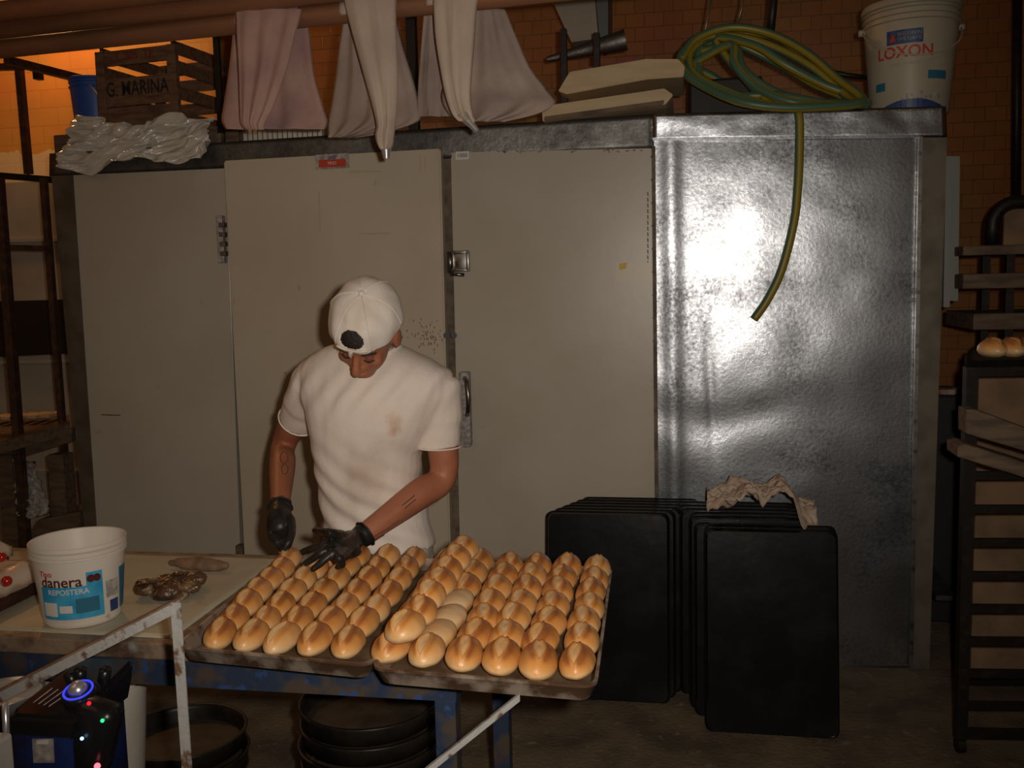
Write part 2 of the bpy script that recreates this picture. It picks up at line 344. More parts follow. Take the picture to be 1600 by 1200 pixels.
def tone(me, vals):
    a=me.attributes.new('tone','FLOAT','POINT'); a.data.foreach_set('value',vals)
def nz(p,s=1,o=0): return noise.noise(V(p)*s+V((o,o*1.7,o*.3)))
rnd=random.Random(7)
from mathutils.bvhtree import BVHTree

# =================== SETTING ===================
bm=NB(); box(bm,(-5.2,-1.5,-.1),(3.2,6.0,0)); struct(obj('floor',bm,'floor'))
tile=brick('orange_glazed_brick',(.36,.15,.045),(.41,.17,.052),(.20,.085,.03),.10,.072,.28,.0022)
orange=brick('orange_painted_brick',(.74,.34,.085),(.78,.37,.095),(.68,.30,.07),.20,.10,.6,.003,pale=(.62,.52,.36),pz=2.36,bump=.5)
bm=NB(); box(bm,(-2.5,5.3,0),(3.2,5.45,3.9)); struct(obj('wall_back',bm,tile))
bm=NB(); box(bm,(-5.2,5.05,0),(-2.5,5.45,3.9)); struct(obj('wall_back_left',bm,orange))
bm=NB(); box(bm,(-5.3,-1.5,0),(-5.2,5.45,3.9)); struct(obj('wall_left',bm,orange))
bm=NB(); box(bm,(3.2,-1.5,0),(3.3,5.45,3.9)); struct(obj('wall_right',bm,tile))

# =================== COLD ROOM ===================
F0=3.856
cr_t=thing('cold_room','long walk in cold room with cream doors and galvanised sheet cladding','cold room',(-.9,4.5,0))
bm=NB(); box(bm,(-2.70,3.90,0),(.94,5.00,2.155)); obj('body',bm,'galvd',cr_t)
bm=NB(); slab(bm,[(108,240),(345,208),(345,250),(351,1000),(157,985),(108,268)],3.88,.03); obj('fixed_panel_backing',bm,'gap',cr_t)
bm=NB(); slab(bm,[(77,240),(112,262),(161,990),(146,990)],3.84,.10); obj('corner_post',bm,'postm',cr_t)
# wavy fascia
def sheet(bm,c4,Yf,nx,ny,amp,sc=6,th=.012,seedo=0,cre=None):
    """a slightly buckled sheet: corners tl,tr,br,bl as seen"""
    tl,tr,br,bl=[P(x,y,Yf) for x,y in c4]
    g=[[tl.lerp(tr,i/nx).lerp(bl.lerp(br,i/nx),j/ny) for i in range(nx+1)] for j in range(ny+1)]
    vs=[[bm.verts.new(p+V((0,-amp*(nz(p,sc,seedo)+.4*nz(p,sc*2.7,seedo+3))+(cre(i/nx,j/ny) if cre else 0),0))) for i,p in enumerate(r)] for j,r in enumerate(g)]
    for j in range(ny):
        for i in range(nx): bm.faces.new((vs[j][i],vs[j+1][i],vs[j+1][i+1],vs[j][i+1]))
    # return edge so that the sheet has thickness
    def strip(a):
        b=[bm.verts.new(v.co+V((0,th,0))) for v in a]
        for i in range(len(a)-1): bm.faces.new((a[i],a[i+1],b[i+1],b[i]))
    strip(vs[0]); strip(vs[-1]); strip([r[0] for r in vs]); strip([r[-1] for r in vs])
bm=NB(); sheet(bm,[(77,240),(1022,178),(1022,232),(77,275)],3.838,80,6,.002,5,.05); obj('fascia',bm,'galvd',cr_t,True)
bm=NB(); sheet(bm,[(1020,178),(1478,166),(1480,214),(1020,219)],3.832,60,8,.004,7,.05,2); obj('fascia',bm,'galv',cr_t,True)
def crease(u,v):
    s=0
    s= .024*(.5-u)*-1
    s+= -.006*math.exp(-((u-.07)/.035)**2)
    s+= .003*math.exp(-((u-.17-.10*v)/.022)**2)*math.exp(-((v-.45)/.12)**2)
    s+= .004*math.exp(-((v-.50-.02*sin(u*7))/.035)**2)*math.exp(-((u-.2)/.4)**2)
    return s
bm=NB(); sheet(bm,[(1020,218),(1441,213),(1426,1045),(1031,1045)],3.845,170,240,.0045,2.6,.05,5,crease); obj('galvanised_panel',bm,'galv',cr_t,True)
bm=NB(); slab(bm,[(1436,213),(1442,213),(1427,1045),(1421,1045)],3.828,.02); obj('edge_bead',bm,'steel',cr_t)
bm=NB(); slab(bm,[(1020,215),(1438,210),(1438,215),(1020,220)],3.820,.02); obj('edge_bead',bm,'galv',cr_t)
bm=NB(); slab(bm,[(1441,213),(1480,213),(1452,1045),(1426,1045)],3.846,.06); obj('corner_post',bm,'postm',cr_t)
# doors
def panel(name,px,Yf,th,m,bev=.004):
    bm=NB(); slab(bm,px,Yf,th); bmesh.ops.bevel(bm,geom=list(bm.edges),offset=bev,segments=2,affect='EDGES'); return obj(name,bm,m,cr_t,autos=40)
panel('fixed_panel',[(111,272),(352,258),(376,884),(377,1000),(160,985)],3.848,.05,'door2')
panel('sliding_door',[(349,251),(688,232),(707,1000),(388,1000)],3.795,.055,'door',.006)
bm=NB(); slab(bm,[(686,236),(712,236),(724,1010),(700,1010)],3.865,.05); obj('door_gap',bm,'gap',cr_t)
panel('hinged_door',[(704,237),(1018,230),(1026,1005),(722,1010)],3.835,.05,'door2')
bm=NB()
for y in range(245,760,36): 
    p=P(1018+ (y-230)*.012,y,3.828); tube(bm,[p,p+V((0,-.006,0))],.004,8)
obj('rivet_row',bm,'gap',cr_t)
bm=NB(); slab(bm,[(1018,228),(1024,228),(1031,1005),(1025,1005)],3.83,.02); obj('edge_strip',bm,'gap',cr_t)
# latch plates (upper hinge plates), handle, sticker
def plate(cx,cy,Yf,w=.075,h=.085,name='latch_plate'):
    p=P(cx,cy,Yf); bm=NB()
    box(bm,(-w/2,-.006,-h/2),(w/2,.006,h/2),c=p,bev=.004)
    for sx in (-1,1): box(bm,(-.006,-.012,-h*.42),(.006,.004,h*.42),c=p+V((sx*w*.4,-.005,0)),bev=.003)
    for sz in (-1,1): box(bm,(-w*.4,-.012,-.006),(w*.4,.004,.006),c=p+V((0,-.005,sz*h*.42)),bev=.003)
    o=obj(name,bm,'steel',cr_t,autos=40)
    bm=NB()
    for sx in (-1,1):
        for sz in (-1,1):
            q=p+V((sx*w*.38,-.01,sz*h*.38)); tube(bm,[q,q+V((0,-.008,0))],.005,8)
    obj('screw',bm,'gap',o)
    bm=NB(); tube(bm,[p+V((-w*.55,-.01,-h*.55)),p+V((-w*.55,-.01,h*.45))],.011,12); tube(bm,[p+V((-w*.55,-.01,-h*.6)),p+V((w*.2,-.01,-h*.66))],.008,10); obj('hinge_barrel',bm,'steel',o,True)
plate(720,408,3.825); 
bm=NB(); box(bm,(-.014,-.02,-.10),(.014,.02,.10),c=P(347,374,3.835),bev=.004); obj('latch_keeper',bm,'lgrey',cr_t)
bm=NB()
for dz in (-.06,-.02,.02,.06): box(bm,(-.016,-.03,-.010),(.010,.0,.010),c=P(349,374,3.82)+V((0,0,dz)),bev=.003)
obj('latch_teeth',bm,'gap',cr_t)
bm=NB(); box(bm,(-.018,-.02,-.05),(.014,.02,.05),c=P(377,868,3.82),bev=.004); obj('latch_keeper',bm,'boardd',cr_t)
p=P(727,640,3.80)
bm=NB(); box(bm,(-.022,-.012,-.16),(.020,.03,.15),c=p+V((0,.01,0)),bev=.006); h=obj('door_handle',bm,'lgrey',cr_t,autos=40)
bm=NB(); tube(bm,[p+V((.005,-.012,.13)),p+V((.022,-.05,.12)),p+V((.028,-.055,.05)),p+V((.022,-.04,-.0)),p+V((.01,-.012,-.02))],.010,10); obj('lever',bm,'steel',h,True)
bm=NB(); tube(bm,[P(698,524,3.80),P(698,524,3.76)],.013,14); tube(bm,[P(709,524,3.83),P(709,524,3.79)],.013,14); tube(bm,[P(696,524,3.785),P(711,524,3.80)],.006,10); obj('door_bolt',bm,'iron',cr_t)
bm=NB(); slab(bm,[(712,237),(733,236),(733,249),(712,250)],3.827,.006); t_=obj('name_plate',bm,'lwhite',cr_t)
text_on('plate_number','1000',.022,'stencil',t_,lambda x,y:P(722,243,3.825)+V((x,0,y)))
# sticker on sliding door
bm=NB(); slab(bm,[(492,242),(545,239),(546,262),(493,265)],3.792,.003); st=obj('sticker',bm,'lgrey',cr_t)
bm=NB(); slab(bm,[(498,250),(540,248),(540,260),(498,262)],3.7905,.001); obj('sticker_band',bm,'lred',st)
text_on('sticker_lettering','IARP',.020,'dblue',st,lambda x,y:P(519,246,3.7905)+V((x,0,y)))
text_on('sticker_lettering','FRIO',.018,'lwhite',st,lambda x,y:P(519,255,3.7895)+V((x,0,y)))
# tape on hinged door
bm=NB(); slab(bm,[(962,410),(1018,410),(1019,441),(962,441)],3.833,.001); tp=obj('tape_patch',bm,'tape',cr_t)
bm=NB(); slab(bm,[(967,412),(980,410),(978,420),(968,422)],3.8322,.0008); obj('tape_mark',bm,'yellow',tp)
# faint tape rectangles and scratches on the sliding door
bm=NB()
for a in ([(545,267),(596,266),(596,269),(545,270)],[(560,364),(610,363),(610,366),(560,367)],[(497,300),(499,300),(501,362),(499,362)],[(655,243),(657,243),(658,268),(656,268)],[(663,243),(665,243),(666,268),(664,268)]): slab(bm,a,3.7935,.001)
obj('tape_residue',bm,'tape',cr_t)
bm=NB()
for i in range(26):
    x=rnd.choice([rnd.uniform(760,900),rnd.uniform(940,1010)]); y=236-(x-720)*.012+rnd.uniform(0,4); slab(bm,[(x,y),(x+rnd.uniform(2,9),y),(x+3,y+2)],3.8335,.001)
for i in range(60):
    x=rnd.gauss(668,14); y=rnd.gauss(522,12); 
    if x<690: slab(bm,[(x,y),(x+2,y),(x+1.5,y+rnd.uniform(2,6))],3.7940,.001)
for y in range(300,420,9): slab(bm,[(1011,y),(1013,y),(1013.5,y+7),(1011.5,y+6)],3.8335,.001)
slab(bm,[(158,647),(188,648),(188,650),(158,649)],3.8465,.001)
obj('rust_marks',bm,'rustw',cr_t)

# =================== THINGS ON TOP OF THE COLD ROOM ===================
TOP=2.155
# paint bucket
def bucket(name,label,c,rb,rt,h,mt,lip,group=None,open_=True,th=.003):
    t=thing(name,label,'bucket',c)
    bm=NB(); c=V(c)
    pr=[(0.001,0),(rb*.96,0),(rb,.006)]
    n=8
    for i in range(n+1): pr.append((rb+(rt-rb)*i/n*.93, .006+(h*.80)*i/n))
    z=h*.82
    for k in range(lip): pr+=[(rt*.985,z+.002),(rt*1.035,z+.004),(rt*1.035,z+.009),(rt*.985,z+.011)]; z+=h*.16/lip
    pr+=[(rt,h-.012),(rt*1.04,h-.010),(rt*1.04,h-.001),(rt*1.02,h),(rt*.985,h-.002)]
    if open_:
        pr+=[(rt*.97,h-.02),(rb*.97,.012),(.001,.010)]
    lathe(bm,pr,c,56); obj('body',bm,mt,t,autos=35)
    return t
bc=V((.862,4.02,TOP))
pb=bucket('paint_bucket','tall paint bucket with red LOXON lettering on right end of cold room',bc,.142,.172,.40,'paintb',3,open_=False)
bm=NB(); lathe(bm,[(.001,.402),(.15,.402),(.155,.410),(.178,.412),(.182,.402),(.182,.388),(.176,.385)],bc,56); obj('lid',bm,'paintb',pb,autos=35)
def cyl(c,r0,r1,h,a0,dr=.0012):
    c=V(c)
    def f(x,z):
        r=r0+(r1-r0)*z/h+dr; a=a0+x/r; return c+V((sin(a)*r,-cos(a)*r,z))
    return f
def patch(f,x0,x1,z0,z1,bm,n=10,skew=0,arch=None):
    vs=[[bm.verts.new(f(x0+(x1-x0)*i/n, (z0 if j==0 else (arch(i/n) if arch else z1))+skew*i/n)) for i in range(n+1)] for j in (0,1)]
    for i in range(n): bm.faces.new((vs[0][i],vs[0][i+1],vs[1][i+1],vs[1][i]))
f=cyl(bc,.142,.170,.33,-.22)
bm=NB(); patch(f,-.085,.045,.245,.295,bm,skew=.0); lb=obj('label_badge',bm,'dblue',pb)
f2=cyl(bc,.142,.170,.33,-.22,.002)
bm=NB(); 
vs=[bm.verts.new(f2(x,z)) for x,z in ((-.075,.255),(-.050,.255),(-.062,.285))]; bm.faces.new(vs); obj('badge_emblem',bm,'lred',lb)
text_on('badge_lettering','SHERWIN',.020,'lgrey',lb,lambda x,y:f2(x-.002,y+.279))
text_on('badge_lettering','WILLIAMS',.019,'lgrey',lb,lambda x,y:f2(x-.002,y+.261))
text_on('brand_lettering','LOXON',.058,'lred',pb,lambda x,y:f2(x-.02,y*1.0+.215),.0012)
text_on('small_lettering','Larga Duracion',.018,'lgrey',pb,lambda x,y:f2(x-.015,y+.175))
bm=NB(); patch(f,-.13,.15,.004,.03,bm,16,arch=lambda u:.012+.035*sin(pi*u)); obj('label_base',bm,'dblue',pb)
bm=NB(); patch(f,.065,.145,.115,.145,bm); obj('label_side_patch',bm,'teal',pb); bm=NB(); patch(f,-.135,-.09,.085,.115,bm); obj('label_side_patch',bm,'teal',pb)
bm=NB(); 
for i in range(9): x=-.03+i*.017; patch(f,x,x+.010,.045,.052+.02*abs(sin(i*1.9)),bm,2)
obj('label_skyline',bm,'lgrey',pb)
bm=NB()
hp=[]
for i in range(25):
    a=pi*i/24; hp.append(bc+V((-cos(a)*.178,-.02-.165*sin(a)*1.0 if False else -.178*sin(a)-.006,.325-.13*sin(a))))
tube(bm,hp,.003,8); obj('bail_handle',bm,'paintb',pb,True)
bm=NB()
for s in (-1,1): tube(bm,[bc+V((s*.165,0,.325)),bc+V((s*.192,0,.325))],.013,12)
obj('handle_lug',bm,'paintb',pb,True)

# blue bucket behind crate
b2=bucket('blue_bucket','blue bucket with pale handle beside the wooden crate','',.1,.1,.1,'blue',2) if False else None
bb=V((-2.685,4.16,TOP+.106))
t=bucket('bucket','blue plastic bucket with pale handle left of wooden crate',bb,.09,.108,.27,'blue',2)
bm=NB(); a=P(140,132,4.05); b=P(164,160,4.02); tube(bm,[a,a.lerp(b,.5)+V((0,-.01,.005)),b],.005,8); obj('bail_handle',bm,'lwhite',t,True)
bm=NB(); f=cyl(bb,.09,.105,.27,0,.0015); patch(f,-.10,.02,.0,.08,bm); patch(f,.06,.12,.0,.09,bm); obj('label_patch',bm,'lwhite',t)
# platform of boards under crate and bucket
bm=NB()
for k in range(3): box(bm,(-2.79,3.98+k*.17,TOP),(-1.9,4.11+k*.17,TOP+.105),bev=.004)
tag(obj('wooden_pallet',bm,'boardd'),'low dark wooden pallet under the lettered crate on cold room','pallet')
# crate
ct=thing('wooden_crate','slatted dark wooden crate stencilled G. MARINA on top of cold room','crate',(-2.33,4.17,TOP+.108))
cr0=V((-2.33,4.17,TOP+.108)); CR=Matrix.Rotation(radians(-7),3,'Z')
def cb(bm,lo,hi,bev=.003):
    vs=box(bm,lo,hi,bev=bev); 
    for v in vs: v.co=cr0+CR@v.co
W_,D_,H_=.185,.20,.345
for sx in (-1,1):
    for sy in (-1,1):
        bm=NB(); cb(bm,(sx*W_-.022,sy*D_-.014,0),(sx*W_+.022,sy*D_+.014,H_)); obj('corner_post',bm,'wood',ct)
def slat(lo,hi,m='wood'):
    bm=NB(); cb(bm,lo,hi); return obj('slat',bm,m,ct)
s1=slat((-W_,-D_-.006,.015),(W_,-D_+.006,.10)); s2=slat((-W_,-D_-.006,.105),(W_,-D_+.006,.225)); s3=slat((-W_,-D_-.006,.28),(W_,-D_+.006,.345))
for z in (.015,.12,.23,.31):
    slat((W_-.006,-D_,z),(W_+.006,D_,z+.055)); slat((-W_-.006,-D_,z),(-W_+.006,D_,z+.055)); slat((-W_,D_-.006,z),(W_,D_+.006,z+.055))
slat((-W_,-D_,0.0),(W_,D_,.012))
text_on('stencil_lettering','G. MARINA',.088,'stencil',s2,lambda x,y:cr0+CR@V((x*.74,-D_-.008,y+.175)),.001)
text_on('stencil_lettering','L. 205 .TK',.05,'stencilr',s3,lambda x,y:cr0+CR@V((x*.95,-D_-.008,y+.315)),.001)
bm=NB()
for k in range(3): cb(bm,(-.10+k*.10-.012,-D_-.012,-.0),(-.10+k*.10+.012,-D_-.004,.012),.001)
obj('bottom_batten_end',bm,'board',ct)
# crumpled plastic sheet
def drape(top,bot,Yt,Yb,nx,ny,amp,so,mid=None):
    bm=NB(); T=cr(top,6); B=cr(bot,6)
    def at(c,u):
        k=u*(len(c)-1); i=min(int(k),len(c)-2); q=k-i; return [c[i][a]*(1-q)+c[i+1][a]*q for a in (0,1)]
    g=[]
    for j in range(ny+1):
        v=j/ny; r=[]
        for i in range(nx+1):
            u=i/nx; a=at(T,u); b=at(B,u); x=a[0]*(1-v)+b[0]*v; y=a[1]*(1-v)+b[1]*v
            Y=Yt*(1-v)+Yb*v
            p=P(x,y,Y); rg=lambda w: 1-2.2*abs(w); fold=.55*rg(nz((u*4+v*2.2,v*1.1-u*1.5,so),1.5))+.40*rg(nz((u*9+v*7,v*1.2-u*2,so+4),1.5))+.2*rg(nz((u*20+v*17,v*2,so+6),1.3))-.2
            p+=V((0,-amp*(.5+fold),amp*.35*nz((u*9,v*7,so+9)))); r.append(p)
        g.append(r)
    f=[[bm.verts.new(p) for p in r] for r in g]; k=[[bm.verts.new(p+V((0,.006,-.001))) for p in r] for r in g]
    for j in range(ny):
        for i in range(nx):
            bm.faces.new((f[j][i],f[j+1][i],f[j+1][i+1],f[j][i+1])); bm.faces.new((k[j][i],k[j][i+1],k[j+1][i+1],k[j+1][i]))
    for j in (0,ny):
        for i in range(nx): bm.faces.new((f[j][i],f[j][i+1],k[j][i+1],k[j][i]))
    for i in (0,nx):
        for j in range(ny): bm.faces.new((f[j][i],k[j][i],k[j+1][i],f[j+1][i]))
    return bm
bm=drape([(128,180),(166,185),(172,194),(205,194),(222,200),(243,189),(290,179),(299,187),(338,184)],[(97,254),(108,266),(142,273),(178,258),(222,249),(255,252),(285,258),(318,250),(328,236)],3.93,3.80,150,60,.050,3)
tag(obj('plastic_sheet',bm,'plastic',smooth=True),'crumpled translucent plastic sheet draped below the lettered crate','plastic sheet')
# wire basket with pale trays
wb=thing('wire_basket','wire basket of pale stuff behind the hanging piping bags','basket',(-1.75,4.15,TOP))
bm=NB()
x0,x1,y0,y1=-1.98,-1.50,4.0,4.3
for z in (.01,.12): tube(bm,[V((x0,y0,TOP+z)),V((x1,y0,TOP+z)),V((x1,y1,TOP+z)),V((x0,y1,TOP+z))],.004,8,closed=True)
for i in range(22):
    x=x0+(x1-x0)*i/21; tube(bm,[V((x,y0,TOP+.01)),V((x,y0,TOP+.12))],.0022,6); tube(bm,[V((x,y1,TOP+.01)),V((x,y1,TOP+.12))],.0022,6)
obj('wire_frame',bm,'wire',wb)
bm=NB(); box(bm,(x0+.02,y0+.02,TOP+.003),(x1-.02,y1-.02,TOP+.095),bev=.03); obj('contents',bm,'lwhite',wb,autos=50)
# iron rods standing on the top
for (a,b,Y,m,lab) in (((343,204),(343,-60),3.93,.012,'thin black iron rod rising beside the pink piping bag'),((647,182),(640,-60),3.93,.020,'dark iron post rising between the two cream piping bags'),
                      ((883,140),(877,46),3.98,.013,'short black iron peg behind the boards, left of two'),((934,120),(929,52),4.05,.013,'short black iron peg behind the boards, right of two')):
    p=P(*a,Y); q=P(*b,Y); p.z=TOP; q.x=p.x+ (q.x-p.x)*.4; bm=NB(); box(bm,(-m,-m,0),(m,m,q.z-p.z),c=(p+q)/2 if False else V(((p.x+q.x)/2,Y,(p.z+q.z)/2)),bev=.002)
    tag(obj('iron_rod',bm,'iron'),lab,'iron rod')
# boards
def plank(name,px,Yn,Yf,th,m,label):
    """top face corners nl,nr,fr,fl as seen"""
    nl=P(*px[0],Yn); nr=P(*px[1],Yn); fr=P(*px[2],Yf); fl=P(*px[3],Yf); bm=NB()
    R=[[nl,nr,fr,fl],[p-V((0,0,th)) for p in (nl,nr,fr,fl)]]
    rings(bm,R); bmesh.ops.bevel(bm,geom=list(bm.edges),offset=.003,segments=1,affect='EDGES'); return tag(obj(name,bm,m),label,'board')
def pplank(name,px,Y,thY,m,label,**k):
    bm=NB(); slab(bm,px,Y,thY); bmesh.ops.bevel(bm,geom=list(bm.edges),offset=.003,segments=2,affect='EDGES'); return tag(obj(name,bm,m),label,'board')
def tilt_board(name,fl,fr,Yf,depth,drop,th,m,label,parent=None):
    """front top edge from fl to fr as seen; board runs back by depth and its far edge lies drop lower"""
    a=P(*fl,Yf); b=P(*fr,Yf); back=V((0,depth,-drop)); n=V((0,-drop,-depth)).normalized()*th; bm=NB()
    rings(bm,[[a,b,b+back,a+back],[a+n,b+n,b+back+n,a+back+n]]); bmesh.ops.bevel(bm,geom=list(bm.edges),offset=.003,segments=2,affect='EDGES')
    o=obj(name,bm,m)
    return tag(o,label,'board')
# lower and upper pale boards seen from their undersides/edges
pplank('wooden_board',[(846,166),(1038,138),(1052,148),(1040,163),(848,190)],3.80,.45,'board','lower long pale board overhanging the cold room front edge')
pplank('wooden_board',[(850,182),(1038,156),(1036,164),(850,190)],3.79,.008,'boardd','dark strip along the front of the lower pale board')
pplank('wooden_board',[(872,142),(890,112),(1010,92),(1060,92),(1070,104),(1068,120),(1012,124),(885,147)],3.86,.40,'board','upper pale board with broken end under the hose coil')
bm=NB(); a=P(905,108,4.28); b=P(1005,86,4.28); bm2=[V((a.x,4.28,TOP)),V((b.x,4.28,TOP)),V((b.x,4.28,b.z)),V((a.x,4.28,a.z))]; rings(bm,[bm2,[q+V((0,.16,0)) for q in bm2]]); tag(obj('red_crate',bm,'red'),'dark red crate behind the pale boards under the metal roll','crate')
bm=NB(); p=P(1110,165,3.98); box(bm,(-.13,0,0),(.16,.35,.20),c=V((.17,4.25,TOP+.10)),bev=.01); tag(obj('dark_box',bm,'dark'),'dark box behind the coiled hose on cold room','box')
# sheet metal duct and roll
dt=thing('sheet_metal_duct','pale tapering sheet metal duct hanging above the boards','duct',P(900,60,4.55))
bm=NB(); slab(bm,[(835,-60),(925,-60),(935,60),(893,66)],4.55,.30); obj('duct_body',bm,'duct',dt)
bm=NB(); slab(bm,[(926,-60),(950,-60),(950,58),(937,66)],4.53,.28); obj('duct_side',bm,'ductb',dt)
bm=NB(); a=P(855,93,4.25); b=P(978,62,4.25); tube(bm,[a,b],[.012,.045],18); tag(obj('metal_roll',bm,'galvd',smooth=False,autos=50),'grey rolled metal sheet lying behind the iron pegs','metal roll')
# hanging wires
for pts,r,m,lab in (([(1097,70),(1106,30),(1118,-60)],.004,'wire','thin steel wire hanging above the left of hose coil'),([(1152,40),(1160,10),(1166,-60)],.004,'wire','thin steel wire hanging above the middle of hose coil'),([(1204,50),(1208,10),(1212,-60)],.016,'cable','thick black strap hanging above the hose coil')):
    bm=NB(); tube(bm,[P(x,y,4.1) for x,y in pts],r,8); tag(obj('hanging_wire',bm,m,smooth=True),lab,'wire')
bm=NB(); tube(bm,[P(*q,4.2) for q in ((1290,110),(1320,117),(1362,122))],.010,8); tag(obj('power_cable',bm,'cable',smooth=True),'short black cable between the hose and paint bucket','cable')
# hose
def hose_mesh(bm,pts,r,k,vals,phase=0,twist=.0):
    q=[V(a) for a in cr(pts,k)]; T,Fm=frames(q); seg=12
    vs=rings(bm,[[p+(Fm[i][0]*cos(2*pi*j/seg)+Fm[i][1]*sin(2*pi*j/seg))*r for j in range(seg)] for i,p in enumerate(q)])
    for i,rg in enumerate(vs):
        for j,v in enumerate(rg): vals.append(.5+.5*sin(2*(2*pi*j/seg)+phase+twist*i))
bm=NB(); vals=[]
loops=[
 [(1062,95),(1085,62),(1140,44),(1200,50),(1260,82),(1310,125),(1350,158),(1300,170),(1230,172),(1160,158),(1105,135),(1072,112)],
 [(1068,85),(1100,60),(1150,56),(1205,72),(1265,105),(1320,148),(1338,163),(1280,166),(1200,162),(1130,142),(1085,115)],
 [(1080,80),(1120,60),(1180,78),(1240,110),(1300,140),(1355,160),(1310,165),(1240,158),(1180,135),(1150,100),(1140,70)],
 [(1072,100),(1095,70),(1150,66),(1215,98),(1270,130),(1325,155),(1290,160),(1215,150),(1150,150),(1100,130)],
 [(1095,66),(1150,50),(1215,62),(1270,100),(1330,145),(1345,160),(1270,158),(1205,140),(1165,110),(1145,75)],
 [(1066,92),(1110,120),(1165,150),(1235,165),(1300,162),(1352,156),(1290,132),(1230,100),(1180,70),(1120,66)]]
allp=[]; 
for li,lp in enumerate(loops):
    n=len(lp)
    for i,(x,y) in enumerate(lp):
        u=i/n; Y=3.90+.10*sin(2*pi*u+.4)+li*.022-(.05 if y>155 else 0)
        p=P(x+rnd.uniform(-3,3),y+rnd.uniform(-2,2),Y+.0)
        p.z=max(p.z,TOP+.016); allp.append(p)
# the free end hangs down the front
allp+=[P(1200,160,3.86),P(1235,166,3.815),P(1248,178,3.795),P(1249,240,3.79),P(1246,300,3.785),P(1240,350,3.78),P(1222,420,3.775),P(1200,467,3.77),P(1178,499,3.765)]
hose_mesh(bm,allp,.0160,6,vals,phase=.6,twist=.02)
me_o=obj('garden_hose',bm,'hose',smooth=True); tone(me_o.data,vals[:len(me_o.data.vertices)])
tag(me_o,'coiled green and yellow striped hose, its end hanging down the metal','hose')

# =================== POLES AND PIPING BAGS ===================
pd=V((cos(radians(5.15)),-sin(radians(5.15)),0))
PL=[]
for i,(px,py,Y,r,lab) in enumerate(((300,45,3.14,.033,'lowest of the three rusty brown pipes overhead, piping bags hang here'),(300,12,3.085,.033,'middle of the three rusty brown pipes overhead'),(100,6,3.03,.033,'topmost of the three rusty brown pipes overhead'))):
    c=P(px,py,Y); a=c-pd*((c.x+5.2)/pd.x); b=c+pd*((3.2-c.x)/pd.x); PL.append((c,r))
    bm=NB(); tube(bm,[a.lerp(b,k/40) for k in range(41)],r,24); tag(obj('overhead_pipe',bm,'pole',smooth=True),lab,'pipe','pipes under the ceiling')
def flat_loft(rows,th,amp,m,parent,name,so,freq=3,n=26,cuff=False):
    """rows: (xl,xr,y,Y) as seen; a cloth tube hanging flat, with vertical folds"""
    q=cr(rows,6); bm=NB(); R=[]
    for k,(xl,xr,y,Y) in enumerate(q):
        L_=P(xl,y,Y); R_=P(xr,y,Y); ring=[]
        t=k/(len(q)-1); env=min(1,t*4+.3)
        for s in (1,-1):
            for i in range(n):
                u=i/n if s==1 else 1-i/n
                p=L_.lerp(R_,u); w=math.sqrt(max(0,1-(2*u-1)**2)); fold=sin(u*pi*2*freq+so+1.5*nz((u,t*1.3,so)))+.7*nz((u*6,t*3,so+2),1.4)
                y_=-amp*env*fold*w*.7 - (s*th*w*.5)
                ring.append(p+V((0,y_,0)))
        R.append(ring)
    rings(bm,R); return obj(name,bm,m,parent,smooth=True)
def nozzle(p0,p1,r0,r1,parent):
    bm=NB(); tube(bm,[p0,p0.lerp(p1,.08),p1],[r0*1.05,r0,r1],24); obj('nozzle',bm,'chrome',parent,autos=50)
def saddle(xa,xb,parent,m,so):
    """cloth lying over the pipes between two places seen at xa and xb"""
    c,r=PL[0]; bm=NB(); R=[]
    a=P(xa,30,3.10).x; b=P(xb,30,3.10).x
    y0,z0_=PL[0][0].y,PL[0][0].z
    pr=[(y0+.0375*cos(t),z0_+.0375*sin(t)) for t in [radians(-25+230*q/16) for q in range(17)]]
    for i in range(17):
        x=a+(b-a)*i/16; dy=(x-c.x)*(-math.tan(radians(5.15))); off=.0015*sin(i*1.9+so)
        ring=[V((x,y+dy,z+off)) for k,(y,z) in enumerate(pr)]+[V((x,y+dy,z))+V((0,(.010 if False else 0),-.0)) for y,z in []]
        inner=[V((x,y0+(y-y0)*.93+dy,z0_+(z-z0_)*.93)) for y,z in pr[::-1]]
        R.append(ring+inner)
    rings(bm,R); obj('saddle_fold',bm,m,parent,smooth=True)
g='piping bags hung over the pipes'
b1=thing('piping_bag','pink stained piping bag hung over the pipes, leftmost of three','piping bag',P(420,100,3.08),g)
flat_loft([(366,480,20,3.19),(362,486,70,3.19),(356,492,120,3.18),(349,505,165,3.17),(346,512,188,3.16),(352,508,202,3.15)],.022,.012,'pinkbag',b1,'bag_body',1,3)
flat_loft([(367,472,14,3.066),(368,468,32,3.060),(369,460,60,3.058),(372,448,110,3.055),(374,428,165,3.05),(376,414,192,3.05),(384,412,203,3.05)],.016,.010,'pinkbag',b1,'bag_tip',4,3)
saddle(368,470,b1,'pinkbag',1)
b2=thing('piping_bag','cream piping bag with steel nozzle pointing down, middle of three','piping bag',P(590,100,3.08),g)
flat_loft([(538,616,20,3.19),(530,630,70,3.19),(524,645,120,3.18),(517,655,165,3.17),(512,654,190,3.16),(513,600,208,3.15),(512,560,215,3.15)],.024,.014,'bagd',b2,'bag_body',2,4)
flat_loft([(536,620,-6,3.03),(540,619,15,3.02),(552,620,60,3.015),(566,622,110,3.01),(580,621,160,3.0),(588,618,195,2.99),(586,616,210,2.985),(589,614,225,2.98),(594,610,234,2.98)],.045,.008,'bag',b2,'bag_tip',5,2)
nozzle(P(603,230,2.98),P(604,248,2.98),.017,.010,b2); saddle(538,618,b2,'bag',3)
b3=thing('piping_bag','cream piping bag with slanted steel nozzle, rightmost of three','piping bag',P(740,100,3.08),g)
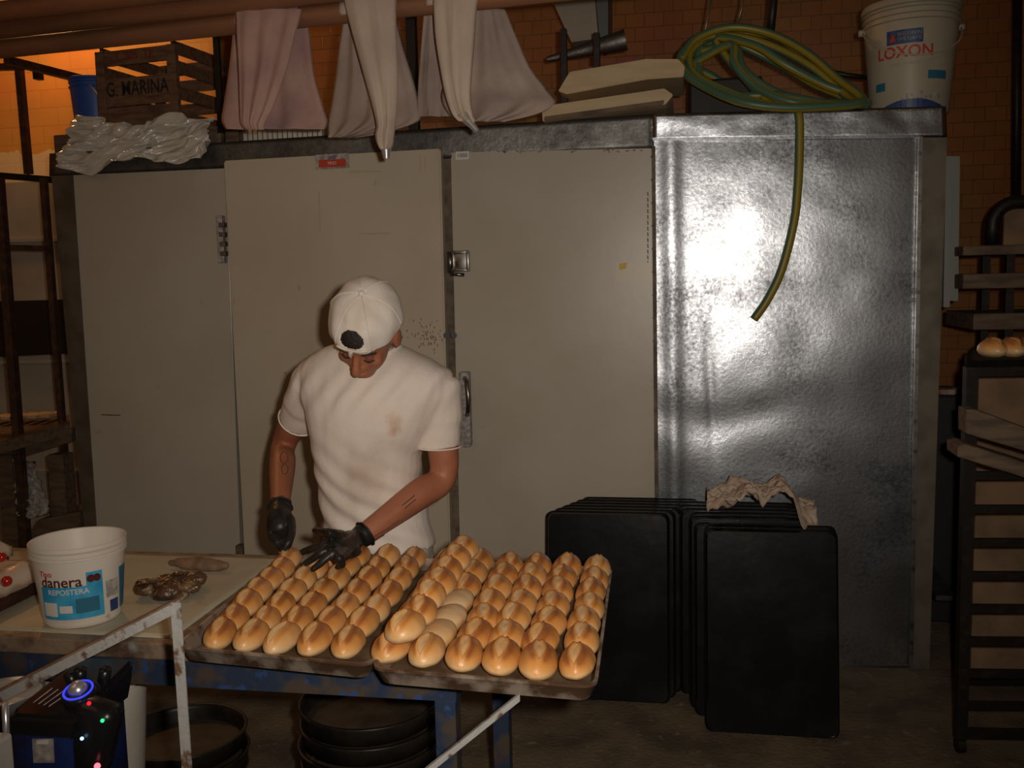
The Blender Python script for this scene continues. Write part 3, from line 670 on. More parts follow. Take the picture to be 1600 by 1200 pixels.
flat_loft([(735,790,15,3.19),(722,808,60,3.19),(705,828,105,3.18),(690,855,140,3.17),(690,868,160,3.15),(700,840,178,3.14),(715,790,190,3.13)],.026,.014,'bagd',b3,'bag_body',6,3)
flat_loft([(662,700,20,3.20),(658,705,70,3.19),(654,706,120,3.18),(652,705,160,3.17),(652,704,182,3.16)],.016,.010,'bagd',b3,'bag_flap',3,2)
flat_loft([(676,750,-10,3.005),(677,745,15,2.998),(680,742,60,2.995),(688,738,110,2.99),(696,736,150,3.0),(706,740,178,2.99),(716,746,190,2.985)],.045,.008,'bag',b3,'bag_tip',8,2)
nozzle(P(722,178,2.985),P(745,204,2.975),.018,.008,b3); saddle(676,750,b3,'bag',5)

# =================== LEFT RACK AND CABINET ===================
lr=thing('iron_rack','tall rusty iron shelf rack at left of the cold room','rack',V((-3.2,4.2,0)))
bm=NB()
def br(a,b,w,m='rust',par=lr,name='upright',h=None):
    bm=NB(); beam(bm,a,b,w,h or w); return obj(name,bm,m,par)
a=P(30,105,4.3); b=P(45,272,4.3); br(a,b,.032)
a=P(68,278,4.15); b=P(97,655,4.15); br(a,V((b.x,b.y,.0)),.028)
a=P(-2,278,3.9); b=P(28,690,3.9); br(a,V((b.x,b.y,0)),.036)
a=P(-30,272,4.2); b=P(82,281,4.2); br(a,b,.03,'iron',lr,'shelf_bar')
a=P(-30,106,4.3); b=P(36,104,4.3); br(a,b,.03,'rust',lr,'shelf_bar')
a=P(10,94,3.9); b=P(165,133,4.5); br(a,b,.034,'rust',lr,'top_rail')
a=P(-20,386,4.1); b=P(72,388,4.1); br(a,b,.026,'rust',lr,'shelf_bar')
a=P(46,112,4.25); br(a+V((.03,0,-.02)),a+V((.06,0,-.02)),.04,'iron',lr,'bracket')
# work bench under the rack
wb=thing('work_bench','dark rough wooden bench in the far left corner behind table','bench',V((-3.2,4.0,0)))
bm=NB(); a=P(-30,655,4.35); b=P(108,648,4.35); c=P(108,662,4.05); d=P(-30,700,3.65); 
rings(bm,[[a,b,c,d],[q-V((0,0,.05)) for q in (a,b,c,d)]]); obj('bench_top',bm,'boardd',wb)
bm=NB(); slab(bm,[(-30,705),(0,700),(112,668),(112,690),(0,725),(-30,732)],4.0,.06); obj('front_rail',bm,'boardd',wb)
for q in ((14,720),(100,800)):
    p=P(*q,4.0); bm=NB(); box(bm,(p.x-.05,3.98,0),(p.x+.03,4.06,P(q[0],700,4.0).z-.03)); obj('leg',bm,'boardd',wb)
bm=NB(); slab(bm,[(60,812),(125,800),(125,835),(40,848)],3.95,.3); obj('lower_shelf',bm,'boardd',wb)
bm=NB()
for i in range(5):
    p=P(6+i*20,650-i*1.0,4.2); box(bm,(p.x-.03,4.12,p.z-.012),(p.x+.02,4.25,p.z+.006),bev=.004)
tag(obj('dough_scraps',bm,'board'),'row of pale wooden scraps lying on the far left bench','scraps',kind='stuff')
bm=drape([(30,712),(45,716),(60,722)],[(38,800),(58,806),(84,798)],4.02,3.93,16,24,.05,7); tag(obj('hanging_cloth',bm,'lgrey',smooth=True),'grey patterned cloth hanging under the far left bench','cloth')
cb_=thing('white_cabinet','white metal cabinet with a black band behind the iron rack','cabinet',V((-3.7,4.95,0)))
zt=P(0,283,4.75).z
bm=NB(); box(bm,(-5.1,4.76,0),(-2.78,5.04,zt),bev=.01); obj('cabinet_body',bm,'wallw',cb_)
bm=NB(); slab(bm,[(-40,472),(200,465),(200,548),(-40,560)],4.745,.02); obj('black_band',bm,'dark',cb_)
for y in (372,562,735):
    bm=NB(); slab(bm,[(-40,y+3),(200,y-3),(200,y+2),(-40,y+8)],4.74,.02); obj('ledge',bm,'wallw',cb_)

# =================== RIGHT SIDE ===================
rr=thing('bread_rack','dark iron bakery rack with tray runners at right edge','rack',V((1.1,3.4,0)))
XL=.875
EX=V((.995,.09,0)); EY=V((.27,.96,0)); R0_=V((.878,3.18,0))
def rk(u,v,z): return R0_+EX*u+EY*v+V((0,0,z))
RW,RD=.60,.45
for (u,v) in ((0,0),(0,RD),(RW,0),(RW,RD)):
    bm=NB(); beam(bm,rk(u,v,.05),rk(u,v,1.26),.034,.034,EX); obj('post',bm,'iron',rr)
    bm=NB(); tube(bm,[rk(u-.012,v,.026),rk(u+.012,v,.026)],.026,16); obj('caster',bm,'iron',rr)
for k in range(8):
    bm=NB(); beam(bm,rk(0,0,.16+k*.108),rk(RW,0,.16+k*.108),.02,.024); obj('runner',bm,'iron',rr)
for v in (0,RD):
    bm=NB(); beam(bm,rk(0,v,1.245),rk(RW,v,1.245),.028,.028); obj('top_bar',bm,'iron',rr)
    bm=NB(); beam(bm,rk(0,v,.065),rk(RW,v,.065),.028,.028); obj('base_bar',bm,'iron',rr)
for u in (0,RW):
    bm=NB(); beam(bm,rk(u,0,1.245),rk(u,RD,1.245),.028,.028); obj('top_bar',bm,'iron',rr)
    bm=NB(); beam(bm,rk(u,0,.065),rk(u,RD,.065),.028,.028); obj('base_bar',bm,'iron',rr)
bm=NB(); box(bm,(1.075,3.78,.02),(2.1,3.82,1.20)); tag(obj('tan_panel',bm,'tan'),'large tan board standing behind the right bakery rack','board')
# boards on rack
def rboard(px,Yf,thY,m,lab,name='wooden_board'):
    bm=NB(); slab(bm,px,Yf,thY); bmesh.ops.bevel(bm,geom=list(bm.edges),offset=.003,segments=1,affect='EDGES'); tag(obj(name,bm,m),lab,'board')
rboard([(1510,640),(1525,640),(1660,690),(1660,722),(1510,678)],3.06,.09,'boardd','upper of two slanting wooden boards on the right rack')
rboard([(1496,697),(1510,694),(1660,742),(1660,765),(1496,714)],3.02,.12,'boardd','lower of two slanting wooden boards on the right rack')
bm=NB(); rings(bm,[[rk(-.01,-.03,z),rk(RW,-.03,z),rk(RW,RD,z),rk(-.01,RD,z)] for z in (1.261,1.282)]); bmesh.ops.bevel(bm,geom=list(bm.edges),offset=.003,segments=2,affect='EDGES'); tag(obj('bread_tray',bm,'black'),'black tray on top of the right rack carrying a loaf','tray')
upx=thing('shelf_stack','stack of dark worn shelves above the loaf at right edge','shelf',V((1.2,3.95,0)))
for y,hh in ((392,13),(440,20),(503,22)):
    a=P(1505 if y<480 else 1521,y,3.9); bm=NB(); box(bm,(a.x,3.9,a.z-hh*.0014),(1.9,4.3,a.z+hh*.0014),bev=.004); obj('shelf',bm,'boardd',upx)
for x in (1.22,1.85):
    for yy in (3.95,4.25):
        bm=NB(); box(bm,(x-.015,yy-.015,0),(x+.015,yy+.015,P(1505,385,3.9).z)); obj('post',bm,'iron',upx)
bm=NB(); 
a0=P(1550,385,4.0); zc=P(1550,352,4.0).z; R0=.085
pts=[V((a0.x,4.0,a0.z))]+[V((a0.x+R0-R0*cos(t),4.0,zc+R0*sin(t))) for t in [pi/2*i/8 for i in range(9)]]+[V((a0.x+.45,4.0,zc+R0))]+[V((a0.x+.45+R0*sin(t),4.0,zc+R0*cos(t))) for t in [pi/2*i/6 for i in range(1,7)]]+[V((a0.x+.45+R0,4.0,a0.z))]
tube(bm,pts,.026,12); obj('arched_handle',bm,'iron',upx,True)
bm=NB(); box(bm,(a0.x+.05,4.03,a0.z-.0),(a0.x+.5,4.05,zc+R0*.75),bev=.008); obj('tan_backrest',bm,'tan',upx)
bm=NB(); slab(bm,[(1478,244),(1486,244),(1484,480),(1474,480)],3.95,.06); slab(bm,[(1486,244),(1500,244),(1497,470),(1484,470)],4.02,.03); t=tag(obj('plastic_channel',bm,'strip'),'narrow white vertical channel just right of the cold room corner','channel')
bm=NB(); tube(bm,[P(1590,-40,4.8),P(1588,330,4.8)],.02,12); tag(obj('dark_pipe',bm,'iron',smooth=True),'dark vertical pipe in the top right corner','pipe')
# clutter between
bm=NB(); PX=P(1474,612,4.45); box(bm,(PX.x-.05,4.40,0),(PX.x+.45,4.8,PX.z-.012),bev=.01); t=tag(obj('dark_cabinet',bm,'dark'),'dark cabinet in the gap right of the cold room','cabinet')
bm=NB(); slab(bm,[(1462,930),(1497,932),(1497,940),(1462,938)],4.0,.5); tag(obj('steel_bar',bm,'steel'),'short steel shelf edge low beside the right rack','shelf')
for i in range(6):
    p=PX.copy(); p.z+=.001; bm=NB(); box(bm,(-.035,-.05,-.012),(.035,.05,.012),rot=(0,0,i*.7),c=V((PX.x+.01+.055*i,4.47+.03*(i%2),p.z)),bev=.004)
    tag(obj('paper_packet',bm,'crumb'),'small red and white packet on the dark cabinet, '+['leftmost of six','second from left','third from left','third from right','second from right','rightmost of six'][i],'packet','packets on the dark cabinet')

# =================== BREAD ===================
def roll_mesh(seed,Lh=.060,wd=.036,ht=.056,swap=0):
    r=random.Random(seed); bm=NB(); ns,nc=56,64; vals=[]; ang=r.uniform(-.5,.5); br=r.uniform(-.14,.12); R=[]
    hw=r.uniform(.26,.36); sh=r.uniform(-.2,.0)
    ss=lambda x: 0 if x<0 else (1 if x>1 else x*x*(3-2*x))
    for i in range(ns+1):
        t=-1+2*i/ns; t=max(-.996,min(.996,t)); e=(1-abs(t)**2.3)**.55; ring=[]
        for j in range(nc):
            a=2*pi*j/nc; x=sin(a); z=cos(a)
            px=wd*e*x*(1+.05*nz((t*2,x,seed))); pz=(ht*.56*e*z if z>0 else ht*.36*e*z)+ht*.42
            u=x*e-ang*(t-sh)*.35; q=(t-sh)/.78
            # leaf-shaped split along the top, narrow towards the rear end
            half=hw*max(0,1-q*q)*(1-.35*q) if abs(q)<1 else 0
            tn=.33+.34*ss(z*1.1)+br-.32*abs(t)**3+.10*nz((t*2.2,x*2,seed+8))
            if z<.3: tn-=.55*(.3-z)
            if z>0:
                w_=ss(half*6); d=abs(u)-half
                inside=ss(-d/.12)*w_; edge=math.exp(-(d/.10)**2)*w_
                tn=tn*(1-inside)+(.10+br*.3+.12*nz((t*3,u*3,seed+5)))*inside+.24*math.exp(-((d-.13)/.14)**2)*w_
                pz+=.0048*edge-.0034*inside*(1-.4*edge)
            pz+=.0012*nz((t*2.5,a,seed+2))
            ring.append(V((px,t*Lh,pz))); vals.append(max(0,min(1,tn)))
        R.append(ring)
    vs=rings(bm,R); bmesh.ops.recalc_face_normals(bm,faces=bm.faces)
    me=bpy.data.meshes.new('bread_roll'); bm.to_mesh(me); bm.free(); me.materials.append(M['crust']); me.shade_smooth(); tone(me,vals); return me
ROLLS=[roll_mesh(s) for s in range(11,21)]
def strip_of_rolls(fr,bk,label,group,n=7,wide=1.0,lift=0,high=1.0,first=0,flips=()):
    """fr, bk: world points of front and rear end at the underside"""
    d=bk-fr; L=d.length; yaw=math.atan2(-d.x,d.y); pit=math.asin(d.z/L); q=Euler((pit,0,yaw))
    t=thing('bread_strip',label,'bread',(fr+bk)/2,group)
    sp=L/n; sc=sp/.094
    for k in range(n):
        s=(k+.5)/n; p=fr.lerp(bk,s)
        o=bpy.data.objects.new('bread_roll',ROLLS[(k*3+first)%10]); SC.collection.objects.link(o); o.parent=t; o.location=p-t.location+V((rnd.uniform(-.002,.002),0,rnd.uniform(0,.002)))
        e=q.copy(); e.z+=rnd.uniform(-.09,.09); e.y=rnd.uniform(-.12,.12)
        if k in flips: e.y=pi; o.location.z+=.050
        o.rotation_euler=e; o.scale=(wide*rnd.uniform(.97,1.04),sc*rnd.uniform(.97,1.04),high*rnd.uniform(.95,1.06))
    return t
TZ=.8225
ordn=['leftmost','second','third','fourth','fifth','rightmost']
g1='rows of joined rolls on the left tray'
F1=[(331,1024),(380,1029),(430,1033),(482,1036),(533,1039)]; B1=[(462,883),(515,880),(567,877),(617,874),(663,872)]
for i in range(5):
    a=Zp(*F1[i],TZ); b=Zp(*B1[i],TZ+.0); b=a+(b-a).normalized()*min((b-a).length,.675)
    nm={0:'leftmost',1:'second from left',2:'middle',3:'second from right',4:'rightmost'}[i]
    strip_of_rolls(a,b,f'golden row of joined bread rolls, {nm} of five on the left tray',g1,7,.87,first=i*2)
g2='rows of joined rolls on the right tray'
F2=[(604,1048),(661,1054),(718,1061),(775,1066),(832,1073),(900,1073)]; B2=[(712,880),(757,884),(802,888),(850,884),(892,888),(936,892)]
for i in range(6):
    a=Zp(*F2[i],TZ); b=Zp(*B2[i],TZ); b=a+(b-a).normalized()*min((b-a).length,.675)
    if i==0: b=a+(b-a)*.97
    nm=['leftmost','second from left','third from left','third from right','second from right','rightmost'][i]
    strip_of_rolls(a,b,f'golden row of joined bread rolls, {nm} of six flat on right tray',g2,7,1.0 if i<5 else .95,first=i*3+1,high=1.1 if i in(3,4) else 1.03,flips=(1,2,3) if i==1 else ())
a=Zp(628,1016,TZ+.045); b=Zp(729,868,TZ+.062)
strip_of_rolls(a,b,'row of joined bread rolls lying on top of the others on right tray',g2,7,1.02,first=4,high=1.05)
# loaf on right rack
t=thing('bread_strip','row of joined bread rolls on the black tray at right edge','bread',V((1.06,3.2,1.283)))
for k in range(8):
    o=bpy.data.objects.new('bread_roll',ROLLS[k]); SC.collection.objects.link(o); o.parent=t; o.location=V((-.115+k*.056,.005*k,0)); o.rotation_euler=(0,0,.1); o.scale=(1.05,1.1,1.15)

# =================== TRAYS ===================
def tray_bm(fl,fr_,br_,bl,h,flare=.012,rr=.03,lip=.006):
    """open pan with rounded corners from 4 world points of its floor (z)"""
    c=(fl+fr_+br_+bl)/4
    def outline(off,z,rad):
        pts=[]; cs=[fl,fr_,br_,bl]
        cs2=[]
        for i,p in enumerate(cs):
            a=(cs[i-1]-p).normalized(); b=(cs[(i+1)%4]-p).normalized(); q=p-a*off-b*off
            for k in range(7):
                t=k/6; pa=q+a*rad; pb=q+b*rad; pts.append((pa*(1-t)**2+q*2*t*(1-t)+pb*t*t)+V((0,0,z)))
        return pts
    R=[outline(0,.002,rr),outline(.001,.0,rr),outline(flare,h,rr+.005),outline(flare+lip,h,rr+.005),outline(flare+lip,h-.005,rr+.005),outline(flare+.004,h-.007,rr+.005),outline(.004,-.004,rr),outline(0,-.004,rr)]
    return R
def tray(name,label,fl,fr_,br_,bl,h,cat='tray',group=None):
    t=thing(name,label,cat,(fl+fr_+br_+bl)/4,group)
    R=tray_bm(fl,fr_,br_,bl,h); bm=NB()
    vs=rings(bm,R[1:],cap=False); obj('rim',bm,'tray',t,autos=40)
    bm=NB(); f=[bm.verts.new(p-V((0,0,.001))) for p in R[0]]; g_=[bm.verts.new(p) for p in R[-1]]; bm.faces.new(f); bm.faces.new(g_[::-1]); obj('tray_floor',bm,'trayin',t)
    return t
z0=.817
fl=Zp(290,1005,z0+.03); fr_=Zp(571,1032,z0+.03); br_=Zp(682,872,z0+.03); bl=Zp(444,872,z0+.03)
fl.z=fr_.z=br_.z=bl.z=z0
bl=fl+(bl-fl).normalized()*.66; br_=fr_+(br_-fr_).normalized()*.66
tray('baking_tray','worn steel baking tray with five bread rows, left of two',fl,fr_,br_,bl,.030)
fl=Zp(596,1040,z0+.03); fr_=Zp(918,1066,z0+.03); br_=Zp(946,885,z0+.03); bl=Zp(706,876,z0+.03)
fl.z=fr_.z=br_.z=bl.z=z0+.001
bl=fl+(bl-fl).normalized()*.67; br_=fr_+(br_-fr_).normalized()*.67
tray('baking_tray','worn steel baking tray overhanging the table end, right of two',fl,fr_,br_,bl,.030)

# =================== TABLE ===================
tb=thing('work_table','long blue painted iron work table with stained top edge','table',V((-1.2,2.12,0)))
TX0,TX1,TY0,TY1=-3.0,-.44,1.80,2.46
def tw(bm,lo,hi,bev=0):
    return box(bm,lo,hi,bev=bev)
bm=NB(); box(bm,(TX0,TY0,.775),(TX1,TY1,.812),bev=.004); obj('tabletop',bm,'tablet',tb)
bm=NB(); box(bm,(TX0+.03,TY0+.02,.71),(TX1-.02,TY0+.05,.775)); obj('apron',bm,'bluep',tb)
bm=NB(); box(bm,(TX0+.03,TY1-.05,.71),(TX1-.02,TY1-.02,.775)); obj('apron',bm,'bluep',tb)
bm=NB(); box(bm,(TX1-.05,TY0+.05,.71),(TX1-.02,TY1-.05,.775)); obj('apron',bm,'bluep',tb)
for x,y in ((TX1-.045,TY0+.045),(TX1-.045,TY1-.045),(TX0+.07,TY0+.045),(TX0+.07,TY1-.045)):
    bm=NB(); box(bm,(x-.022,y-.022,0),(x+.022,y+.022,.71),bev=.002); obj('leg',bm,'bluep',tb)
bm=NB()
q=[Zp(-160,985,.8125),Zp(285,1004,.8125),Zp(425,880,.8125),Zp(200,869,.8125)]; q=[V((-2.2,1.835,.8125)),V((-1.085,1.83,.8125)),V((-1.10,2.43,.8125)),V((-2.2,2.43,.8125))]
nx,ny=50,28; vs=[[bm.verts.new(q[0].lerp(q[1],i/nx).lerp(q[3].lerp(q[2],i/nx),j/ny)+V((0,0,.0022+.0018*nz((i*.2,j*.25,1))))) for i in range(nx+1)] for j in range(ny+1)]
for j in range(ny):
    for i in range(nx): bm.faces.new((vs[j][i],vs[j][i+1],vs[j+1][i+1],vs[j+1][i]))
def skirt(a):
    b=[bm.verts.new(V((v.co.x,v.co.y,.8121))) for v in a]
    for i in range(len(a)-1): bm.faces.new((a[i],a[i+1],b[i+1],b[i]))
skirt(vs[0]); skirt(vs[-1]); skirt([r[0] for r in vs]); skirt([r[-1] for r in vs])
tag(obj('table_sheet',bm,'sheet',smooth=True),'pale greenish plastic sheet covering the left half of table','sheet')
# pastry bucket
kb=V((-1.362,1.925,.8165))
kt=bucket('bucket','small white open bucket with blue label on the table',kb,.083,.100,.185,'white',3)
f=cyl(kb,.083,.0985,.185*.80,.52,.0012); f3=cyl(kb,.083,.0985,.185*.80,.52,.0022)
bm=NB(); patch(f,-.085,.055,.022,.098,bm,18); lb=obj('label',bm,'lblue',kt)
bm=NB(); patch(f,.020,.055,.098,.128,bm,8); obj('label_corner',bm,'lblue',lb)
bm=NB()
for xx in (.030,.043): 
    vs=[bm.verts.new(f3(xx+cos(2*pi*k/12)*.009,.113+sin(2*pi*k/12)*.009)) for k in range(12)]; bm.faces.new(vs)
obj('label_picture',bm,'ldark',lb)
text_on('bucket_lettering','danera',.034,'ldark',kt,lambda x,y:f3(x-.035,y+.109),.0006)
text_on('bucket_lettering','Tipo',.018,'lred',kt,lambda x,y:f3(x-.068,y+.128),.0004)
text_on('label_lettering','REPOSTERA',.017,'lwhite',lb,lambda x,y:f3(x-.02,y+.086),.0003)
bm=NB(); patch(f3,-.005,.045,.036,.070,bm,6); obj('label_panel',bm,'teal',lb)
bm=NB(); patch(f3,-.080,-.045,.03,.062,bm,6); patch(f3,-.04,-.012,.038,.055,bm,4); obj('label_photo',bm,'lwhite',lb)
bm=NB(); patch(f,.062,.098,.058,.098,bm,6); obj('label_text_block',bm,'lgrey',kt)
bm=NB(); patch(f,.070,.096,.022,.05,bm,6); obj('label_block',bm,'dblue',kt)
bm=NB(); patch(f,.104,.14,.022,.12,bm,6); obj('label_edge',bm,'teal',kt)
# cakes
def cake(label,x0,x1,y0,y1,zb,h,cher):
    c=V(((x0+x1)/2,(y0+y1)/2,zb)); t=thing('loaf_cake',label,'cake',c,'iced loaf cakes on the table')
    bm=NB(); box(bm,(x0,y0,zb),(x1,y1,zb+h-.015),bev=.008); obj('sponge',bm,'choc',t,autos=50)
    bm=NB(); n=24; R=[]
    xs=[x0-.006,x1+.006]; vs=[]
    for i in range(n+1):
        row=[]; v=i/n
        for j in range(13):
            u=j/12; e=min(1,4*u*(1-u)*1.3)*min(1,4*v*(1-v)*4)**.5
            row.append(V((x0-.005+(x1-x0+.01)*u,y0-.005+(y1-y0+.01)*v,zb+h-.012+.026*e**.6+.003*nz((u*3,v*5,x0)))))
        R.append(row)
    g=[[bm.verts.new(p) for p in r] for r in R]
    for i in range(n):
        for j in range(12): bm.faces.new((g[i][j],g[i][j+1],g[i+1][j+1],g[i+1][j]))
    per=[g[0][j] for j in range(13)]+[g[i][12] for i in range(1,n+1)]+[g[n][j] for j in range(11,-1,-1)]+[g[i][0] for i in range(n-1,0,-1)]
    lo=[bm.verts.new(v.co-V((0,0,.018+.006*sin(k*1.1)))) for k,v in enumerate(per)]
    for k in range(len(per)): bm.faces.new((per[k],lo[k],lo[(k+1)%len(per)],per[(k+1)%len(per)]))
    bm.faces.new(lo); obj('icing',bm,'icing',t,smooth=True)
    for (cx,cy) in cher:
        bm=NB(); bmesh.ops.create_uvsphere(bm,u_segments=20,v_segments=12,radius=.012)
        for v in bm.verts: v.co+=V((cx,cy,zb+h+.018))
        obj('cherry',bm,'cherry',t,smooth=True)
cake('iced chocolate loaf cake with a cherry, nearer of two by bucket',-1.71,-1.575,1.80,2.08,.8165,.070,[(Zp(10,901,.915).x,Zp(10,901,.915).y),(-1.65,1.84)])
cake('iced chocolate loaf cake with a cherry, farther of two by bucket',-1.88,-1.75,1.87,2.19,.8165,.090,[(Zp(2,864,.935).x,Zp(2,864,.935).y),(-1.80,1.98)])
# brown clump
bm=NB(); r2=random.Random(3); cc=Zp(262,920,.825)
for i in range(16):
    p=cc+V((r2.uniform(-.085,.075),r2.uniform(-.045,.05),r2.uniform(-.004,.016))); rad=r2.uniform(.014,.028)
    bmesh.ops.create_icosphere(bm,subdivisions=3,radius=rad,matrix=Matrix.Translation(p)@Matrix.Diagonal((1.3,1,.75,1)))
for v in bm.verts: v.co.z=max(v.co.z,.8152)
def dsp(co,n): return .005*nz(co,55)+.003*nz(co,120) if co.z>.818 else 0
remesh('brown_food_clump',bm,.004,'clump',None,1,dsp); o=bpy.context.scene.objects['brown_food_clump']; tag(o,'shiny brown wet clump of food lying on the pale sheet','food')
# rough long lumpy bread at the back edge of the table
bm=NB(); a=Zp(268,879,.83); b=Zp(352,884,.83); limb(bm,[(a,.008),(a.lerp(b,.3),.016),(a.lerp(b,.7),.018),(b,.010)],8,20)
for v in bm.verts: v.co+=V((0,.0,.004*nz(v.co,40))); v.co.z=max(v.co.z,.8152)
tag(obj('rolled_sack',bm,'bread2',smooth=True),'small rolled brown cloth at the rear edge of the table','cloth')

# =================== UNDER / IN FRONT OF TABLE ===================
NTH=['topmost','second from top','third from top','fourth from top','fifth from top','sixth from top','seventh from top','eighth from top','ninth from top']
def pan_stack(cx,cy,r,n,hgt,z0,where,group,ctr=rnd):
    for k in range(n):
        z=z0+k*hgt; c=V((cx+ctr.uniform(-.006,.006),cy+ctr.uniform(-.006,.006),z)); rr_=r*ctr.uniform(.985,1.0)
        t=thing('round_cake_pan','round black pan, '+('lowest' if k==0 else NTH[n-1-k])+' of the '+where,'pan',c,group)
        bm=NB(); lathe(bm,[(rr_*.90,0.0),(rr_*.97,.004),(rr_*1.0,hgt*.75),(rr_*1.03,hgt*.93),(rr_*1.02,hgt*.985),(rr_*.97,hgt*.96),(rr_*.955,hgt*.75),(rr_*.92,.009)],c,56,cap=False); obj('wall',bm,'blackpan',t,True)
        bm=NB(); lathe(bm,[(.001,.008),(rr_*.93,.008),(rr_*.93,.004),(.001,.001)],c,48); obj('base',bm,'paninside',t)
pan_stack(-1.385,2.36,.172,6,.055,0.0,'left stack under the table','round pans in the left stack')
pan_stack(-.83,2.335,.185,9,.052,0.0,'right stack behind the table leg','round pans in the stack behind the leg')
# speaker on crate
sc=thing('party_speaker','black party speaker with glowing blue ring and blue front','speaker',V((-1.19,1.66,.50)))
SA=P(14,1142,1.555); SB=P(112,1146,1.555); SZ=SA.z
bm=NB(); box(bm,(SA.x,1.555,.50),(SB.x,1.735,SZ),bev=.012); obj('cabinet',bm,'spkb',sc,autos=40)
bm=NB()
R=[[V((SA.x-.004,1.55,SZ-.012)),V((SB.x+.004,1.55,SZ-.012)),V((SB.x+.004,1.74,SZ-.012)),V((SA.x-.004,1.74,SZ-.012))],[V((SA.x-.002,1.555,SZ+.030)),V((SB.x+.02,1.555,SZ+.030)),V((SB.x+.02,1.74,SZ+.05)),V((SA.x,1.74,SZ+.05))],[V((SA.x+.03,1.60,SZ+.05)),V((SB.x+.02,1.60,SZ+.05)),V((SB.x+.02,1.745,SZ+.075)),V((SA.x+.05,1.745,SZ+.075))]]
rings(bm,R); bmesh.ops.bevel(bm,geom=list(bm.edges),offset=.008,segments=2,affect='EDGES'); obj('top_deck',bm,'spk',sc,autos=40)
ax=Matrix.Rotation(radians(18),3,'X')
kc=P(122,1078,1.60)
bm=NB(); lathe(bm,[(.001,.018),(.010,.016),(.017,.008),(.019,0),(.001,0)],kc,28,axis=ax); obj('dial',bm,'chrome',sc,True)
bm=NB(); tube(bm,[kc+ax@V((cos(2*pi*k/40)*.0265,sin(2*pi*k/40)*.0265,.0)) for k in range(40)],.0022,8,closed=True); obj('light_ring',bm,'ring',sc,True)
bm=NB(); lathe(bm,[(.001,.0),(.030,-.001),(.034,-.008),(.030,-.03),(.001,-.03)],kc,32,axis=ax); obj('dial_base',bm,'spk',sc,True)
bm=NB(); q=P(135,1140,1.555); box(bm,(-.04,-.03,-.10),(.045,.03,.05),c=P(148,1150,1.59),rot=(0,.3,0),bev=.02); obj('horn_housing',bm,'spk',sc,autos=50)
for (x,y,m_,r) in ((139,1099,'led_r',.004),(160,1126,'led_g',.0035),(128,1154,'led_b',.0035),(152,1197,'led_p',.006)):
    bm=NB(); bmesh.ops.create_uvsphere(bm,u_segments=12,v_segments=8,radius=r,matrix=Matrix.Translation(P(x,y,1.553))); obj('indicator_light',bm,m_,sc,True)
bm=NB(); 
for k in range(4): tube(bm,[P(52+k*8,1098+k*2,1.57),P(82+k*9,1075+k*2,1.60)],.0010,6)
obj('deck_trim',bm,'lgrey',sc)
bm=NB(); slab(bm,[(50,1155),(82,1155),(84,1192),(52,1192)],1.550,.003); lb=obj('front_label',bm,'lgrey',sc)
bm=NB(); slab(bm,[(57,1157),(75,1157),(75,1163),(57,1163)],1.549,.001); obj('label_strip',bm,'lwhite',lb)
for (a,b) in (((108,1052),(118,1075)),((126,1046),(124,1070)),((165,1046),(160,1075))):
    bm=NB(); tube(bm,[P(*a,1.66),P(*b,1.67)],.012,12); obj('antenna_post',bm,'spk',sc,True)
bm=NB(); box(bm,(-1.42,1.50,0),(-1.08,1.79,.495),bev=.01); tag(obj('plastic_crate',bm,'dark'),'black crate that carries the party speaker','crate')
# white bucket w/ black bag
UC=V((P(146,1130,1.99).x,1.99,.335))
ub=bucket('bucket','white bucket stuffed with a black bag beside the party speaker',UC,.105,.128,.35,'white',2)
bm=NB(); box(bm,(UC.x-.13,1.87,0),(UC.x+.13,2.11,.333),bev=.01); tag(obj('wooden_box',bm,'boardd'),'dark wooden box under the white bucket beneath the table','box')
bm=NB(); c=V((UC.x,1.99,.66)); bmesh.ops.create_icosphere(bm,subdivisions=4,radius=.135,matrix=Matrix.Translation(c)@Matrix.Diagonal((1,1,.45,1)))
for v in bm.verts: v.co+=(v.co-c).normalized()*.02*nz(v.co,14)
for v in bm.verts:
    if v.co.z<.66: d=V((v.co.x-c.x,v.co.y-c.y,0)); 
    if v.co.z<.68:
        d=V((v.co.x-c.x,v.co.y-c.y,0)); L_=d.length
        if L_>.112: v.co-=d*(1-.112/L_)
tag(obj('black_bag',bm,'glove',smooth=True),'black plastic bag crumpled inside the white bucket','bag')
bm=NB(); f=cyl(UC,.105,.128,.35,.95,.0015); patch(f,-.02,.02,.22,.24,bm,skew=.008); obj('red_smear',bm,'lred',ub)
# pan at left edge and post
bm=NB(); c=Zp(0,1030,.735); lathe(bm,[(.001,0),(.06,0),(.075,.035),(.079,.036),(.079,.033),(.062,-.004),(.001,-.004)],V((-1.415,1.72,.69)),40); t=obj('steel_bowl',bm,'chrome',smooth=True); tag(t,'shiny steel bowl with flour at left edge under table','bowl')
bm=NB(); lathe(bm,[(.001,.030),(.072,.030),(.068,.02),(.001,.018)],V((-1.415,1.72,.69)),40); tag(obj('flour_heap',bm,'lwhite'),'white flour filling the steel bowl at left edge','flour',kind='stuff')
bm=NB(); box(bm,(-1.50,1.64,0),(-1.425,1.79,.684),bev=.004); tag(obj('wooden_stand',bm,'boardd'),'narrow dark stand under the steel bowl at left edge','stand')
bm=NB(); tube(bm,[P(8,1098,1.47),P(10,1150,1.47),P(10,1300,1.47)],.006,12); tag(obj('chrome_tube',bm,'chrome',smooth=True),'thin chrome tube at the lower left edge','tube')
bm=NB(); box(bm,(-.02,-.03,-.3),(.02,.03,.0),c=P(-14,1155,1.42)+V((0,0,-.15)),bev=.006)
tag(obj('cream_post',bm,'lwhite'),'short cream block in the bottom left corner','block')
